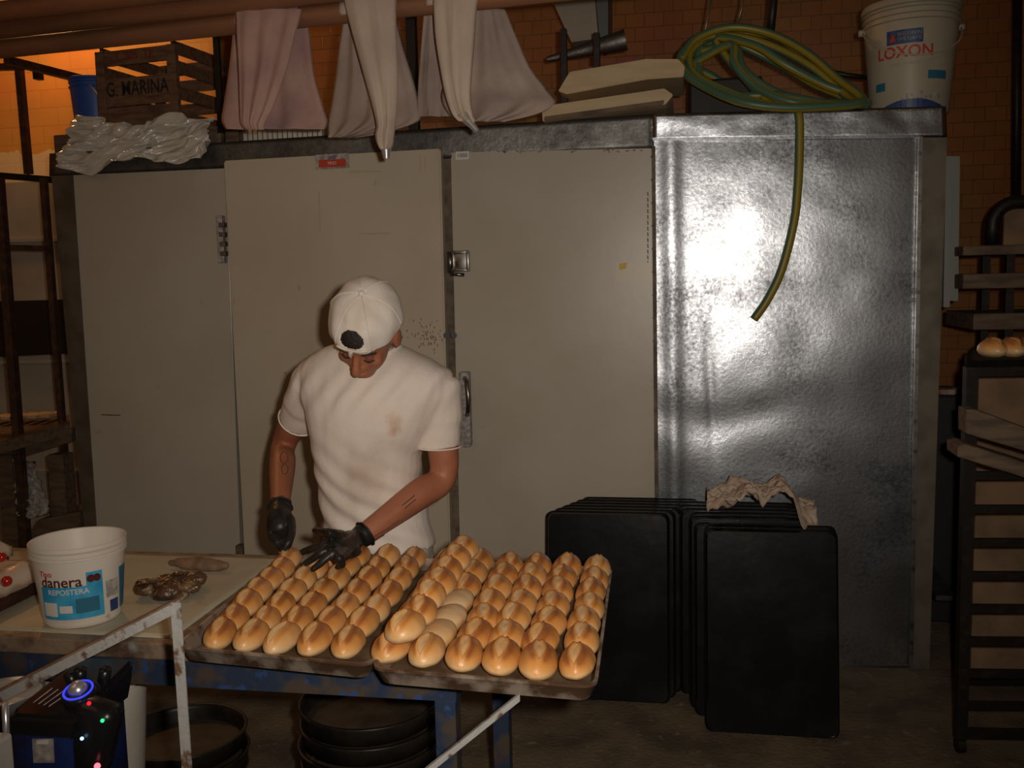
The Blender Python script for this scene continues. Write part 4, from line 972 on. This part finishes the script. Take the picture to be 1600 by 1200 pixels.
# foreground iron frame: top rail, leg, lower rail
ff=thing('angle_iron_stand','chipped white angle iron stand standing in front of the table','stand',V((-.8,1.4,0)))
CT=P(272,942,1.42)
def rail(name,a,b,w=.026,flip=1,up=V((0,0,1))):
    bm=NB(); angle_iron(bm,a,b,w,.004,up,flip); o=obj(name,bm,'chip',ff); return o
a=P(-60,1112,1.40)
t_=(CT-a).normalized(); 
bm=NB(); u=V((0,0,1)); 
rings(bm,[[p+V((0,0,0)),p+V((0,.0,-.019)),p+V((0,.003,-.019)),p+V((0,.003,-.003)),p+V((0,.034,-.003)),p+V((0,.034,0))] for p in (a,CT)]); tr=obj('top_rail',bm,'chip',ff)
bm=NB(); rings(bm,[[p+V((0,.001,.0002)),p+V((0,.033,.0002)),p+V((0,.033,.004)),p+V((0,.001,.004))] for p in (a,CT)]); obj('worn_rail_edge',bm,'rustw',tr)
lb_=P(297,1290,1.42); lb_=CT+(lb_-CT)*( (CT.z-0.0)/(CT.z-lb_.z)); 
bm=NB(); rings(bm,[[p+V(q) for q in ((-.010,0,0),(.008,0,0),(.008,.003,0),(-.007,.003,0),(-.007,.024,0),(-.010,.024,0))] for p in (CT+V((.003,0,0)),lb_)]); obj('leg',bm,'chip',ff)
c1=P(812,1085,1.62); c0=P(664,1203,1.50); c2=c0+(c0-c1)*(c0.z/(c1.z-c0.z))*.0
cend=c0+(c0-c1)*1.35
bm=NB(); rings(bm,[[p+V(q) for q in ((0,0,0),(0,0,-.013),(0,.003,-.013),(0,.003,-.003),(0,.014,-.003),(0,.014,0))] for p in (cend,c1)]); obj('lower_rail',bm,'chip',ff)
pc=CT+(lb_-CT)*((CT.z-cend.z)/(CT.z)); bm=NB(); beam(bm,pc+V((0,.012,0)),cend,.02,.02); obj('cross_bar',bm,'chip',ff)

# =================== BLACK TRAYS LEANING ===================
def lean_tray(xc,yb,lean,w,h,label,group,dz=0,roll=0):
    t=thing('baking_tray',label,'tray',V((xc,yb,0)),group)
    th=.022; R=Matrix.Rotation(-lean,3,'X')
    def wp(x,z,d): return V((xc,yb,dz))+R@V((x+z*roll,d,z))
    def ol(inset,d,rad=.03):
        pts=[]; X=w/2-inset; cs=[(-X,inset),(X,inset),(X,h-inset),(-X,h-inset)]
        for i,(x,z) in enumerate(cs):
            a=V((cs[i-1][0]-x,cs[i-1][1]-z)).normalized(); b=V((cs[(i+1)%4][0]-x,cs[(i+1)%4][1]-z)).normalized()
            for k in range(6):
                s=k/5; pa=V((x,z))+a*rad; pb=V((x,z))+b*rad; q=pa*(1-s)**2+V((x,z))*2*s*(1-s)+pb*s*s; pts.append(wp(q.x,q.y,d))
        return pts
    bm=NB(); rings(bm,[ol(.014,.0),ol(.010,-.002),ol(.004,.018),ol(0,.02),ol(0,.023),ol(.006,.023),ol(.013,.005),ol(.014,.003)],cap=False); obj('rim',bm,'black',t,autos=40)
    bm=NB(); f=[bm.verts.new(p) for p in ol(.0105,-.002)]; b=[bm.verts.new(p) for p in ol(.0105,.002)]; bm.faces.new(f); bm.faces.new(b[::-1]); obj('tray_floor',bm,'black',t)
gR='black trays in the right stack'
FR=['frontmost','second from front','third from front','fourth from front','fifth from front','third from the back','second from the back','rearmost']
n=8
for k in range(n):
    yb=3.20+k*.058; lean=radians(8.5-k*.4); xc=.288-k*.017+(0.02 if k%3==1 else 0); 
    lab='black baking tray, '+FR[k]+' in the right stack under the rag'
    lean_tray(xc,yb,lean,.445,.70-(.0 if k!=2 else .01),lab,gR,.014*math.sin(lean)*0+.004)
gL='black trays in the left stack'
for k in range(6):
    yb=3.40+k*.050; lean=radians(8-k*.5); xc=-.285+k*.022
    lab='black baking tray, '+(FR[k] if k<5 else 'rearmost')+' in the left stack behind the bread'
    lean_tray(xc,yb,lean,.46,.70,lab,gL,.004)
# rag
bm=NB(); cx,cy=.27,3.47; n=60; vs=[]
for j in range(n+1):
    row=[]
    for i in range(n+1):
        u=i/n*2-1; v=j/n*2-1; r=math.sqrt(u*u+v*v); 
        x=cx+u*.19+.02*nz((u*2,v*2,4)); y=cy+v*.13
        hgt=.085*max(0,1-abs(u*1.0+.35)**1.6)*(.75+.7*nz((u*2.2,v*2,8)))+.075*max(0,1-abs(u-.38)*2.6)+.030*(.4-abs(nz((u*4,v*4,2)))*2)+.012*nz((u*11,v*11,5))
        z=.727+max(0.001,hgt)-.10*max(0,u-.55)*max(0,-v)*3
        row.append(bm.verts.new(V((x,y,z))))
    vs.append(row)
lo=[[bm.verts.new(v.co-V((0,0,.003))) for v in r] for r in vs]
for j in range(n):
    for i in range(n):
        uu=(i+.5)/n*2-1; vv=(j+.5)/n*2-1
        bm.faces.new((vs[j][i],vs[j][i+1],vs[j+1][i+1],vs[j+1][i])); bm.faces.new((lo[j][i],lo[j+1][i],lo[j+1][i+1],lo[j][i+1]))
for a,b in ((vs[0],lo[0]),(vs[-1],lo[-1]),([r[0] for r in vs],[r[0] for r in lo]),([r[-1] for r in vs],[r[-1] for r in lo])):
    for i in range(n): bm.faces.new((a[i],b[i],b[i+1],a[i+1]))
tag(obj('crumpled_rag',bm,'rag',smooth=True),'crumpled cream rag lying on top of right black tray stack','rag')

# =================== PERSON ===================
ps=thing('person','person in white t-shirt and backwards cap cutting bread with black gloves','person',V((-.95,2.66,0)))
yw,pt=radians(11),radians(47)
fh=V((-sin(yw),-cos(yw),0)); Fv=fh*cos(pt)+V((0,0,-1))*sin(pt); Uv=fh*sin(pt)+V((0,0,1))*cos(pt); Rv=Fv.cross(Uv)
# small sideways tilt of the head
HM=Matrix((Rv,Fv,Uv)).transposed() @ Matrix.Rotation(radians(-17),3,'Y'); HC=P(574,519,2.42)
def hd(x,y,z): return HC+HM@V((x,y,z))
def ell(bm,c,r,rot=None,sub=3):
    m=Matrix.Translation(c)
    if rot is not None: m=m@rot.to_4x4()
    bmesh.ops.create_icosphere(bm,subdivisions=sub,radius=1,matrix=m@Matrix.Diagonal((*r,1)))
bm=NB()
ell(bm,hd(0,-.012,.025),(.074,.092,.088),HM,4); ell(bm,hd(0,.022,-.035),(.058,.068,.078),HM,4); ell(bm,hd(0,.052,-.092),(.030,.030,.024),HM)
ell(bm,hd(0,.074,.020),(.050,.018,.014),HM)         # brow
limb(bm,[(hd(0,.088,.006),.009),(hd(0,.104,-.022),.011),(hd(0,.108,-.036),.014)],3,12)   # nose
for s in (-1,1):
    ell(bm,hd(s*.012,.094,-.040),(.010,.010,.008),HM); ell(bm,hd(s*.038,.062,-.030),(.022,.020,.020),HM)
    ell(bm,hd(s*.080,-.006,-.006),(.011,.022,.035),HM); ell(bm,hd(s*.031,.078,.0),(.013,.008,.008),HM)
ell(bm,hd(0,.086,-.066),(.024,.012,.007),HM); ell(bm,hd(0,.084,-.077),(.021,.012,.007),HM)
NK=V((-.925,2.585,1.335))
limb(bm,[(hd(0,-.035,-.03),.062),(hd(0,-.05,-.09).lerp(NK,.5),.060),(NK,.068),(NK+V((0,.03,-.10)),.10)],5,20)
# trunk core, inside the clothing
SHR=P(487,592,2.60); SHL=P(688,606,2.60)
limb(bm,[(V((-.925,2.61,1.25)),.10),(V((-.92,2.63,1.05)),.10),(V((-.92,2.66,.85)),.11)],5,20)
limb(bm,[(SHR+V((.03,0,0)),.05),((SHR+SHL)/2+V((0,.0,.01)),.07),(SHL-V((.03,0,0)),.05)],5,16)
ELR=P(443,697,2.76); WRR=P(437,800,2.40)
limb(bm,[(SHR,.052),(SHR.lerp(ELR,.5),.046),(ELR,.037),(ELR.lerp(WRR,.3),.039),(ELR.lerp(WRR,.75),.030),(WRR,.026)],6,18)
ELL=P(692,745,2.60); WRL=P(556,845,2.385)
limb(bm,[(SHL,.054),(SHL.lerp(ELL,.5),.048),(ELL,.040),(ELL.lerp(WRL,.28),.043),(ELL.lerp(WRL,.75),.033),(WRL,.028)],6,18)
for s in (-1,1): limb(bm,[(V((-.92+s*.085,2.67,.82)),.075),(V((-.90+s*.088,2.70,.48)),.055),(V((-.90+s*.09,2.76,.10)),.038)],5,16)
remesh('body',bm,.0055,'skin',ps,3)
# eyes (lowered) and eyebrows
bm=NB()
for s in (-1,1): 
    bm=NB(); limb(bm,[(hd(s*.018,.089,.022),.003),(hd(s*.034,.088,.027),.004),(hd(s*.050,.076,.022),.003)],3,8); obj('eyebrow',bm,'hair',ps,True)
bm=NB()
bm.free()
for s in (-1,1):
    bm=NB(); limb(bm,[(hd(s*.020,.087,-.004),.002),(hd(s*.032,.087,-.008),.003),(hd(s*.044,.080,-.005),.002)],3,8); obj('eyelash',bm,'hair',ps,True)
# hair: shell under cap rim, thin fringe at forehead and sides
bm=NB(); ell(bm,hd(0,-.012,.030),(.080,.100,.088),HM,4)
for v in bm.verts:
    l=HM.transposed()@(v.co-HC)
    if l.y>0.0 and l.z<.026: v.co=hd(l.x*.80,l.y*.78,max(l.z,-.0))
    elif l.z<-.035: v.co=hd(l.x*.85,l.y*.9,l.z)
obj('hair',bm,'hair',ps,True)
# cap: dome shell with arched opening at the front, strap, button, brim at the back
capt=None
bm=NB(); nu,nv=144,52; R=[]
def cap_pt(a,e,k=1.0):
    # a: azimuth (0 = front), e: elevation 0 rim .. 1 crown
    th=e*pi/2; rx=.094*k; ry=.113*k; rz=.104*k
    ce=cos(th)**.82; seam=1-.012*abs(cos(3*a))**8*0+.006*(abs(sin(3*a))-.6)
    w_=.006*nz((cos(a)*2.5,sin(a)*2.5,e*3))
    return hd((rx*ce*seam+w_)*sin(a),-.008+(ry*ce*seam+w_)*cos(a),.044+rz*sin(th))
hole=lambda a,e: (a/.36)**2+((e-.26)/.17)**2<1
G=[[bm.verts.new(cap_pt(-pi+2*pi*i/nu,j/nv)) for i in range(nu)] for j in range(nv)]
topv=bm.verts.new(cap_pt(0,1))
for j in range(nv-1):
    for i in range(nu):
        a=-pi+2*pi*(i+.5)/nu; e=(j+.5)/nv
        if hole(a,e): continue
        bm.faces.new((G[j][i],G[j][(i+1)%nu],G[j+1][(i+1)%nu],G[j+1][i]))
for i in range(nu): bm.faces.new((G[-1][i],G[-1][(i+1)%nu],topv))
for v in [v for v in bm.verts if not v.link_faces]: bm.verts.remove(v)
bmesh.ops.recalc_face_normals(bm,faces=bm.faces)
cp=obj('cap',bm,'cap',ps,True); so=cp.modifiers.new('thickness','SOLIDIFY'); so.thickness=.0025; so.offset=-1
bm=NB(); ell(bm,cap_pt(0,1)+HM@V((0,0,.002)),(.008,.008,.005),HM,2); obj('cap_button',bm,'cap',cp,True)
bm=NB()
for k in range(6):
    a=pi/6+k*pi/3; tube(bm,[cap_pt(a,.02+.96*i/14,1.006) for i in range(15)],.0013,6)
obj('cap_seam',bm,'cap',cp,True)
bm=NB(); tube(bm,[cap_pt(-.42+.84*i/12,.075,1.012) for i in range(13)],.008,8,flat=.45); limb(bm,[(cap_pt(.02,.06,1.02),.007),(cap_pt(.05,-.02,1.03),.006),(cap_pt(.06,-.10,1.02),.003)],3,8); obj('cap_strap',bm,'cap',cp,True)
bm=NB(); nb=16; top=[]; 
g=[[None]*(nb+1) for _ in range(7)]
for j in range(7):
    for i in range(nb+1):
        a=pi+(-.95+1.9*i/nb); b0=cap_pt(a,.02,1.0); out=(HM@V((0,-.25,-1))).normalized(); ext=.055*(1-((i/nb)*2-1)**2)**.6
        g[j][i]=bm.verts.new(b0+out*ext*j/6-(HM@V((0,0,1)))*.010*(((i/nb)*2-1)**2)*j/6)
for j in range(6):
    for i in range(nb): bm.faces.new((g[j][i],g[j][i+1],g[j+1][i+1],g[j+1][i]))
o=obj('cap_brim',bm,'cap',cp,True); so=o.modifiers.new('thickness','SOLIDIFY'); so.thickness=.003
# --- t-shirt ---
bm=NB(); R=[]
def ering(c,rx,ry,n=28,tl=0,sq=2.3,lean=0):
    out=[]
    for k in range(n):
        a=2*pi*k/n; x=abs(cos(a))**(2/sq)*(1 if cos(a)>0 else -1)*rx; y=abs(sin(a))**(2/sq)*(1 if sin(a)>0 else -1)*ry
        out.append(V(c)+V((x,y,x*tl)))
    return out
def mid(xl,xr,y,Y): a=P(xl,y,Y); b=P(xr,y,Y); return (a+b)/2,(b-a).length/2
rows=[(528,632,537,2.60,.065),(505,655,548,2.595,.085),(482,694,568,2.59,.105),(474,706,590,2.585,.120),(478,700,625,2.58,.130),(487,682,665,2.585,.130),(495,660,705,2.60,.125),(502,656,750,2.615,.125),(507,662,790,2.63,.125),(511,672,822,2.635,.128),(512,676,850,2.635,.13)]
q=cr([(*mid(a,b,y,Y)[0],mid(a,b,y,Y)[1],ry) for a,b,y,Y,ry in rows],4)
rings(bm,[ering(p[:3],p[3],p[4],tl=-.06 if i<16 else -.02) for i,p in enumerate(q)])
# sleeves, flaring towards the cuff
CR_=P(467,652,2.70); CL_=P(688,698,2.61)
def sleeve(S,E,Cc,r0,r1,r2):
    d=(E-S).normalized(); limb(bm,[(S+V((0,.0,-.0)),r0),(S.lerp(Cc,.5),r1)],4,20); tube(bm,[V(a[:3]) for a in cr([(*S,),(*S.lerp(Cc,.5),),(*Cc,)],5)],[r0+(r2-r0)*i/10 for i in range(11)],24)
sleeve(P(492,596,2.60),ELR,P(466,657,2.69),.068,.068,.060)
sleeve(P(683,612,2.60),ELL,P(684,698,2.605),.072,.073,.067)
def wr(co,n):
    w_=.007*nz((co.x*9+co.z*2.5,co.z*2.0,co.y*3),1.0,2)+.003*nz((co.x*22,co.z*7-co.x*9,1))
    # diagonal folds running from the shoulder to the lower left
    w_+=.0035*max(0,1-abs(co.z-1.27)/.10)*sin((co.x*1.3-co.z*.9)*70+2*nz(co,8))
    k=max(0,min(1,(1.18-co.z)/.25)); w_+=.006*k*sin((co.x*1.0+co.z*1.5)*55+3*nz(co,6))*.7
    return w_
sh=remesh('t_shirt',bm,.007,'shirt',ps,3,wr)
# collar
bms=NB(); bms.from_mesh(sh.data); bms.transform(Matrix.Translation(ps.location)); bvs=BVHTree.FromBMesh(bms)
c0_=mid(528,632,537,2.595)[0]; bm=NB(); pts=[]
for k in range(48):
    a=2*pi*k/48; x=c0_.x+cos(a)*.088; y=2.585+sin(a)*(.075 if sin(a)>0 else .10); h=bvs.ray_cast(V((x,y,1.7)),V((0,0,-1)))
    if h[0]: pts.append(h[0]+h[1]*.001)
tube(bm,pts,.0065,10,closed=True); obj('shirt_collar',bm,'shirt',ps,True); bms.free()
for (C,S,E,r) in ((P(466,657,2.69),P(492,596,2.60),ELR,.0605),(P(684,698,2.605),P(683,612,2.60),ELL,.069)):
    d=(C-S).normalized(); u=d.cross(V((0,1,0))).normalized(); v=d.cross(u); bm=NB()
    tube(bm,[C-d*.004+(u*cos(2*pi*k/30)+v*sin(2*pi*k/30))*r for k in range(30)],.0025,8,closed=True); obj('sleeve_hem',bm,'shirt',ps,True)
# trousers
bm=NB(); q=cr([(*V((-.905,2.645,.90)),.142,.122),(*V((-.89,2.655,.82)),.158,.125),(*V((-.90,2.66,.72)),.165,.125)],4)
rings(bm,[ering(p[:3],p[3],p[4]) for p in q])
for s in (-1,1):
    limb(bm,[(V((-.90+s*.078,2.66,.80)),.092),(V((-.90+s*.088,2.70,.45)),.075),(V((-.90+s*.09,2.76,.09)),.062)],6,20)
remesh('trousers',bm,.009,'trouser',ps,3,lambda co,n:.006*nz((co.x*14+co.z*8,co.z*6,co.y*8))+.003*nz(co,30))
for s in (-1,1):
    bm=NB(); x=-.90+s*.09; limb(bm,[(V((x,2.80,.045)),.040),(V((x,2.70,.042)),.042),(V((x-.005,2.61,.034)),.033)],5,18)
    for v in bm.verts: v.co.z=max(.0,v.co.z)
    obj('shoe',bm,'shoe',ps,True)
# gloves
def zp(x,y,z): return Zp(x,y,z)
bm=NB()
wr_=WRL; fw=(ELL-WRL).normalized()
kn=[zp(522,843,.945),zp(517,853,.938),zp(520,864,.93),zp(530,873,.92)]
limb(bm,[(wr_+fw*.026,.033),(wr_,.030),(wr_.lerp(kn[1],.45),.030),(kn[1].lerp(kn[2],.5).lerp(wr_,.18),.026)],5,16)
for k in kn: limb(bm,[(wr_.lerp(k,.25),.022),(wr_.lerp(k,.65),.020),(k,.0130)],4,12)
ell(bm,(wr_+kn[3])/2+V((0,.0,-.006)),(.034,.024,.018))
tips=[[zp(498,853,.928),zp(474,861,.905)],[zp(500,865,.925),zp(479,880,.900)],[zp(508,874,.918),zp(490,889,.897)],[zp(535,882,.905),zp(528,886,.895)]]
for k,(m1,t1),r in zip(kn,tips,(.0095,.0098,.0095,.0085)):
    limb(bm,[(k,r+.0015),(m1,r),(t1,r-.0018)],5,12)
th0=wr_.lerp(kn[0],.45)+V((0,.005,.006)); limb(bm,[(th0,.016),(zp(520,834,.965),.0125),(zp(503,831,.962),.0105),(zp(493,829,.960),.009)],5,12)
remesh('glove',bm,.0035,'glove',ps,2,lambda co,n:.0012*nz(co,60))
bm=NB(); u=fw.cross(V((0,0,1))).normalized(); v=fw.cross(u); tube(bm,[wr_+fw*.034+(u*cos(2*pi*k/24)+v*sin(2*pi*k/24))*(.034+.002*sin(k*2.1)) for k in range(24)],.003,8,closed=True); obj('glove_cuff',bm,'glove',ps,True)
bm=NB(); wr2=WRR; fw2=(ELR-WRR).normalized()
hk=[P(424,828,2.34),P(432,833,2.325),P(441,834,2.325),P(450,830,2.335)]
limb(bm,[(wr2+fw2*.020,.031),(wr2,.029),(P(437,808,2.375),.034),(P(437,822,2.35),.034)],5,16)
for k in hk: limb(bm,[(wr2.lerp(k,.3),.020),(k,.0135)],4,12)
for k,m1,t1 in zip(hk,(P(427,842,2.305),P(434,848,2.295),P(443,850,2.295),P(451,846,2.305)),(P(436,853,2.315),P(440,859,2.312),P(444,862,2.312),P(449,857,2.318))):
    limb(bm,[(k,.0125),(m1,.0112),(t1,.0092)],5,12)
limb(bm,[(P(452,812,2.36),.016),(P(456,830,2.325),.012),(P(451,846,2.295),.0105),(P(445,856,2.288),.0095)],5,12)
remesh('glove',bm,.0035,'glove',ps,2,lambda co,n:.0012*nz(co,60))
bm=NB(); u=fw2.cross(V((0,0,1))).normalized(); v=fw2.cross(u); tube(bm,[wr2+fw2*.026+(u*cos(2*pi*k/24)+v*sin(2*pi*k/24))*(.032+.002*sin(k*2.1)) for k in range(24)],.003,8,closed=True); obj('glove_cuff',bm,'glove',ps,True)
# tattoos: thin ink lines on the forearms
def ink(pts,face,r=.0016):
    bm=NB()
    for pl in pts: tube(bm,pl,r,6)
    return bm
dg=bpy.context.evaluated_depsgraph_get(); dg.update(); body=[o for o in ps.children if o.name.startswith('body')][0]
from mathutils.bvhtree import BVHTree
bmb=NB(); bmb.from_mesh(body.data); bmb.transform(Matrix.Translation(ps.location)); bvh=BVHTree.FromBMesh(bmb)
def on_skin(x,y):
    h=bvh.ray_cast(O,ray(x,y).normalized()); return h[0]-ray(x,y).normalized()*.0003 if h[0] else None
bm=NB()
for pl in ([(575,853),(590,842),(610,830),(630,814),(648,800)],[(585,838),(605,826),(625,812)],[(632,795),(640,788),(650,780)],[(628,790),(638,782),(648,774)]):
    s=[on_skin(x,y) for x,y in pl]; s=[q for q in s if q]; 
    if len(s)>1: tube(bm,s,.0016,6)
obj('tattoo',bm,'tattoo',ps); bm=NB()
for cxx,cyy,rx_,ry_ in ((444,715,6,9),(445,733,5,8)):
    s=[on_skin(cxx+rx_*cos(2*pi*k/14),cyy+ry_*sin(2*pi*k/14)) for k in range(14)]; s=[q for q in s if q]
    if len(s)>3: tube(bm,s,.0012,6,closed=True)
obj('tattoo',bm,'tattoo',ps)
bmb.free()
# knife
kn_t=thing('bread_knife','knife with pale blade held in the right glove above tray','knife',P(441,858,2.31))
a=P(438,835,2.335); b=P(442,866,2.305); c=P(441,890,2.285)
bm=NB(); limb(bm,[(a,.009),(b,.008)],4,12); obj('handle',bm,'blade',kn_t,True)
bm=NB(); d=(c-b); s=V((.010,0,0)); n_=V((0,.0012,0))
rings(bm,[[b-s+n_,b+s+n_,b+s-n_,b-s-n_],[b.lerp(c,.6)-s*.8+n_,b.lerp(c,.6)+s+n_,b.lerp(c,.6)+s-n_,b.lerp(c,.6)-s*.8-n_],[c+s*.2+n_*.5,c+s*.5+n_*.5,c+s*.5-n_*.5,c+s*.2-n_*.5]]); obj('blade',bm,'blade',kn_t)
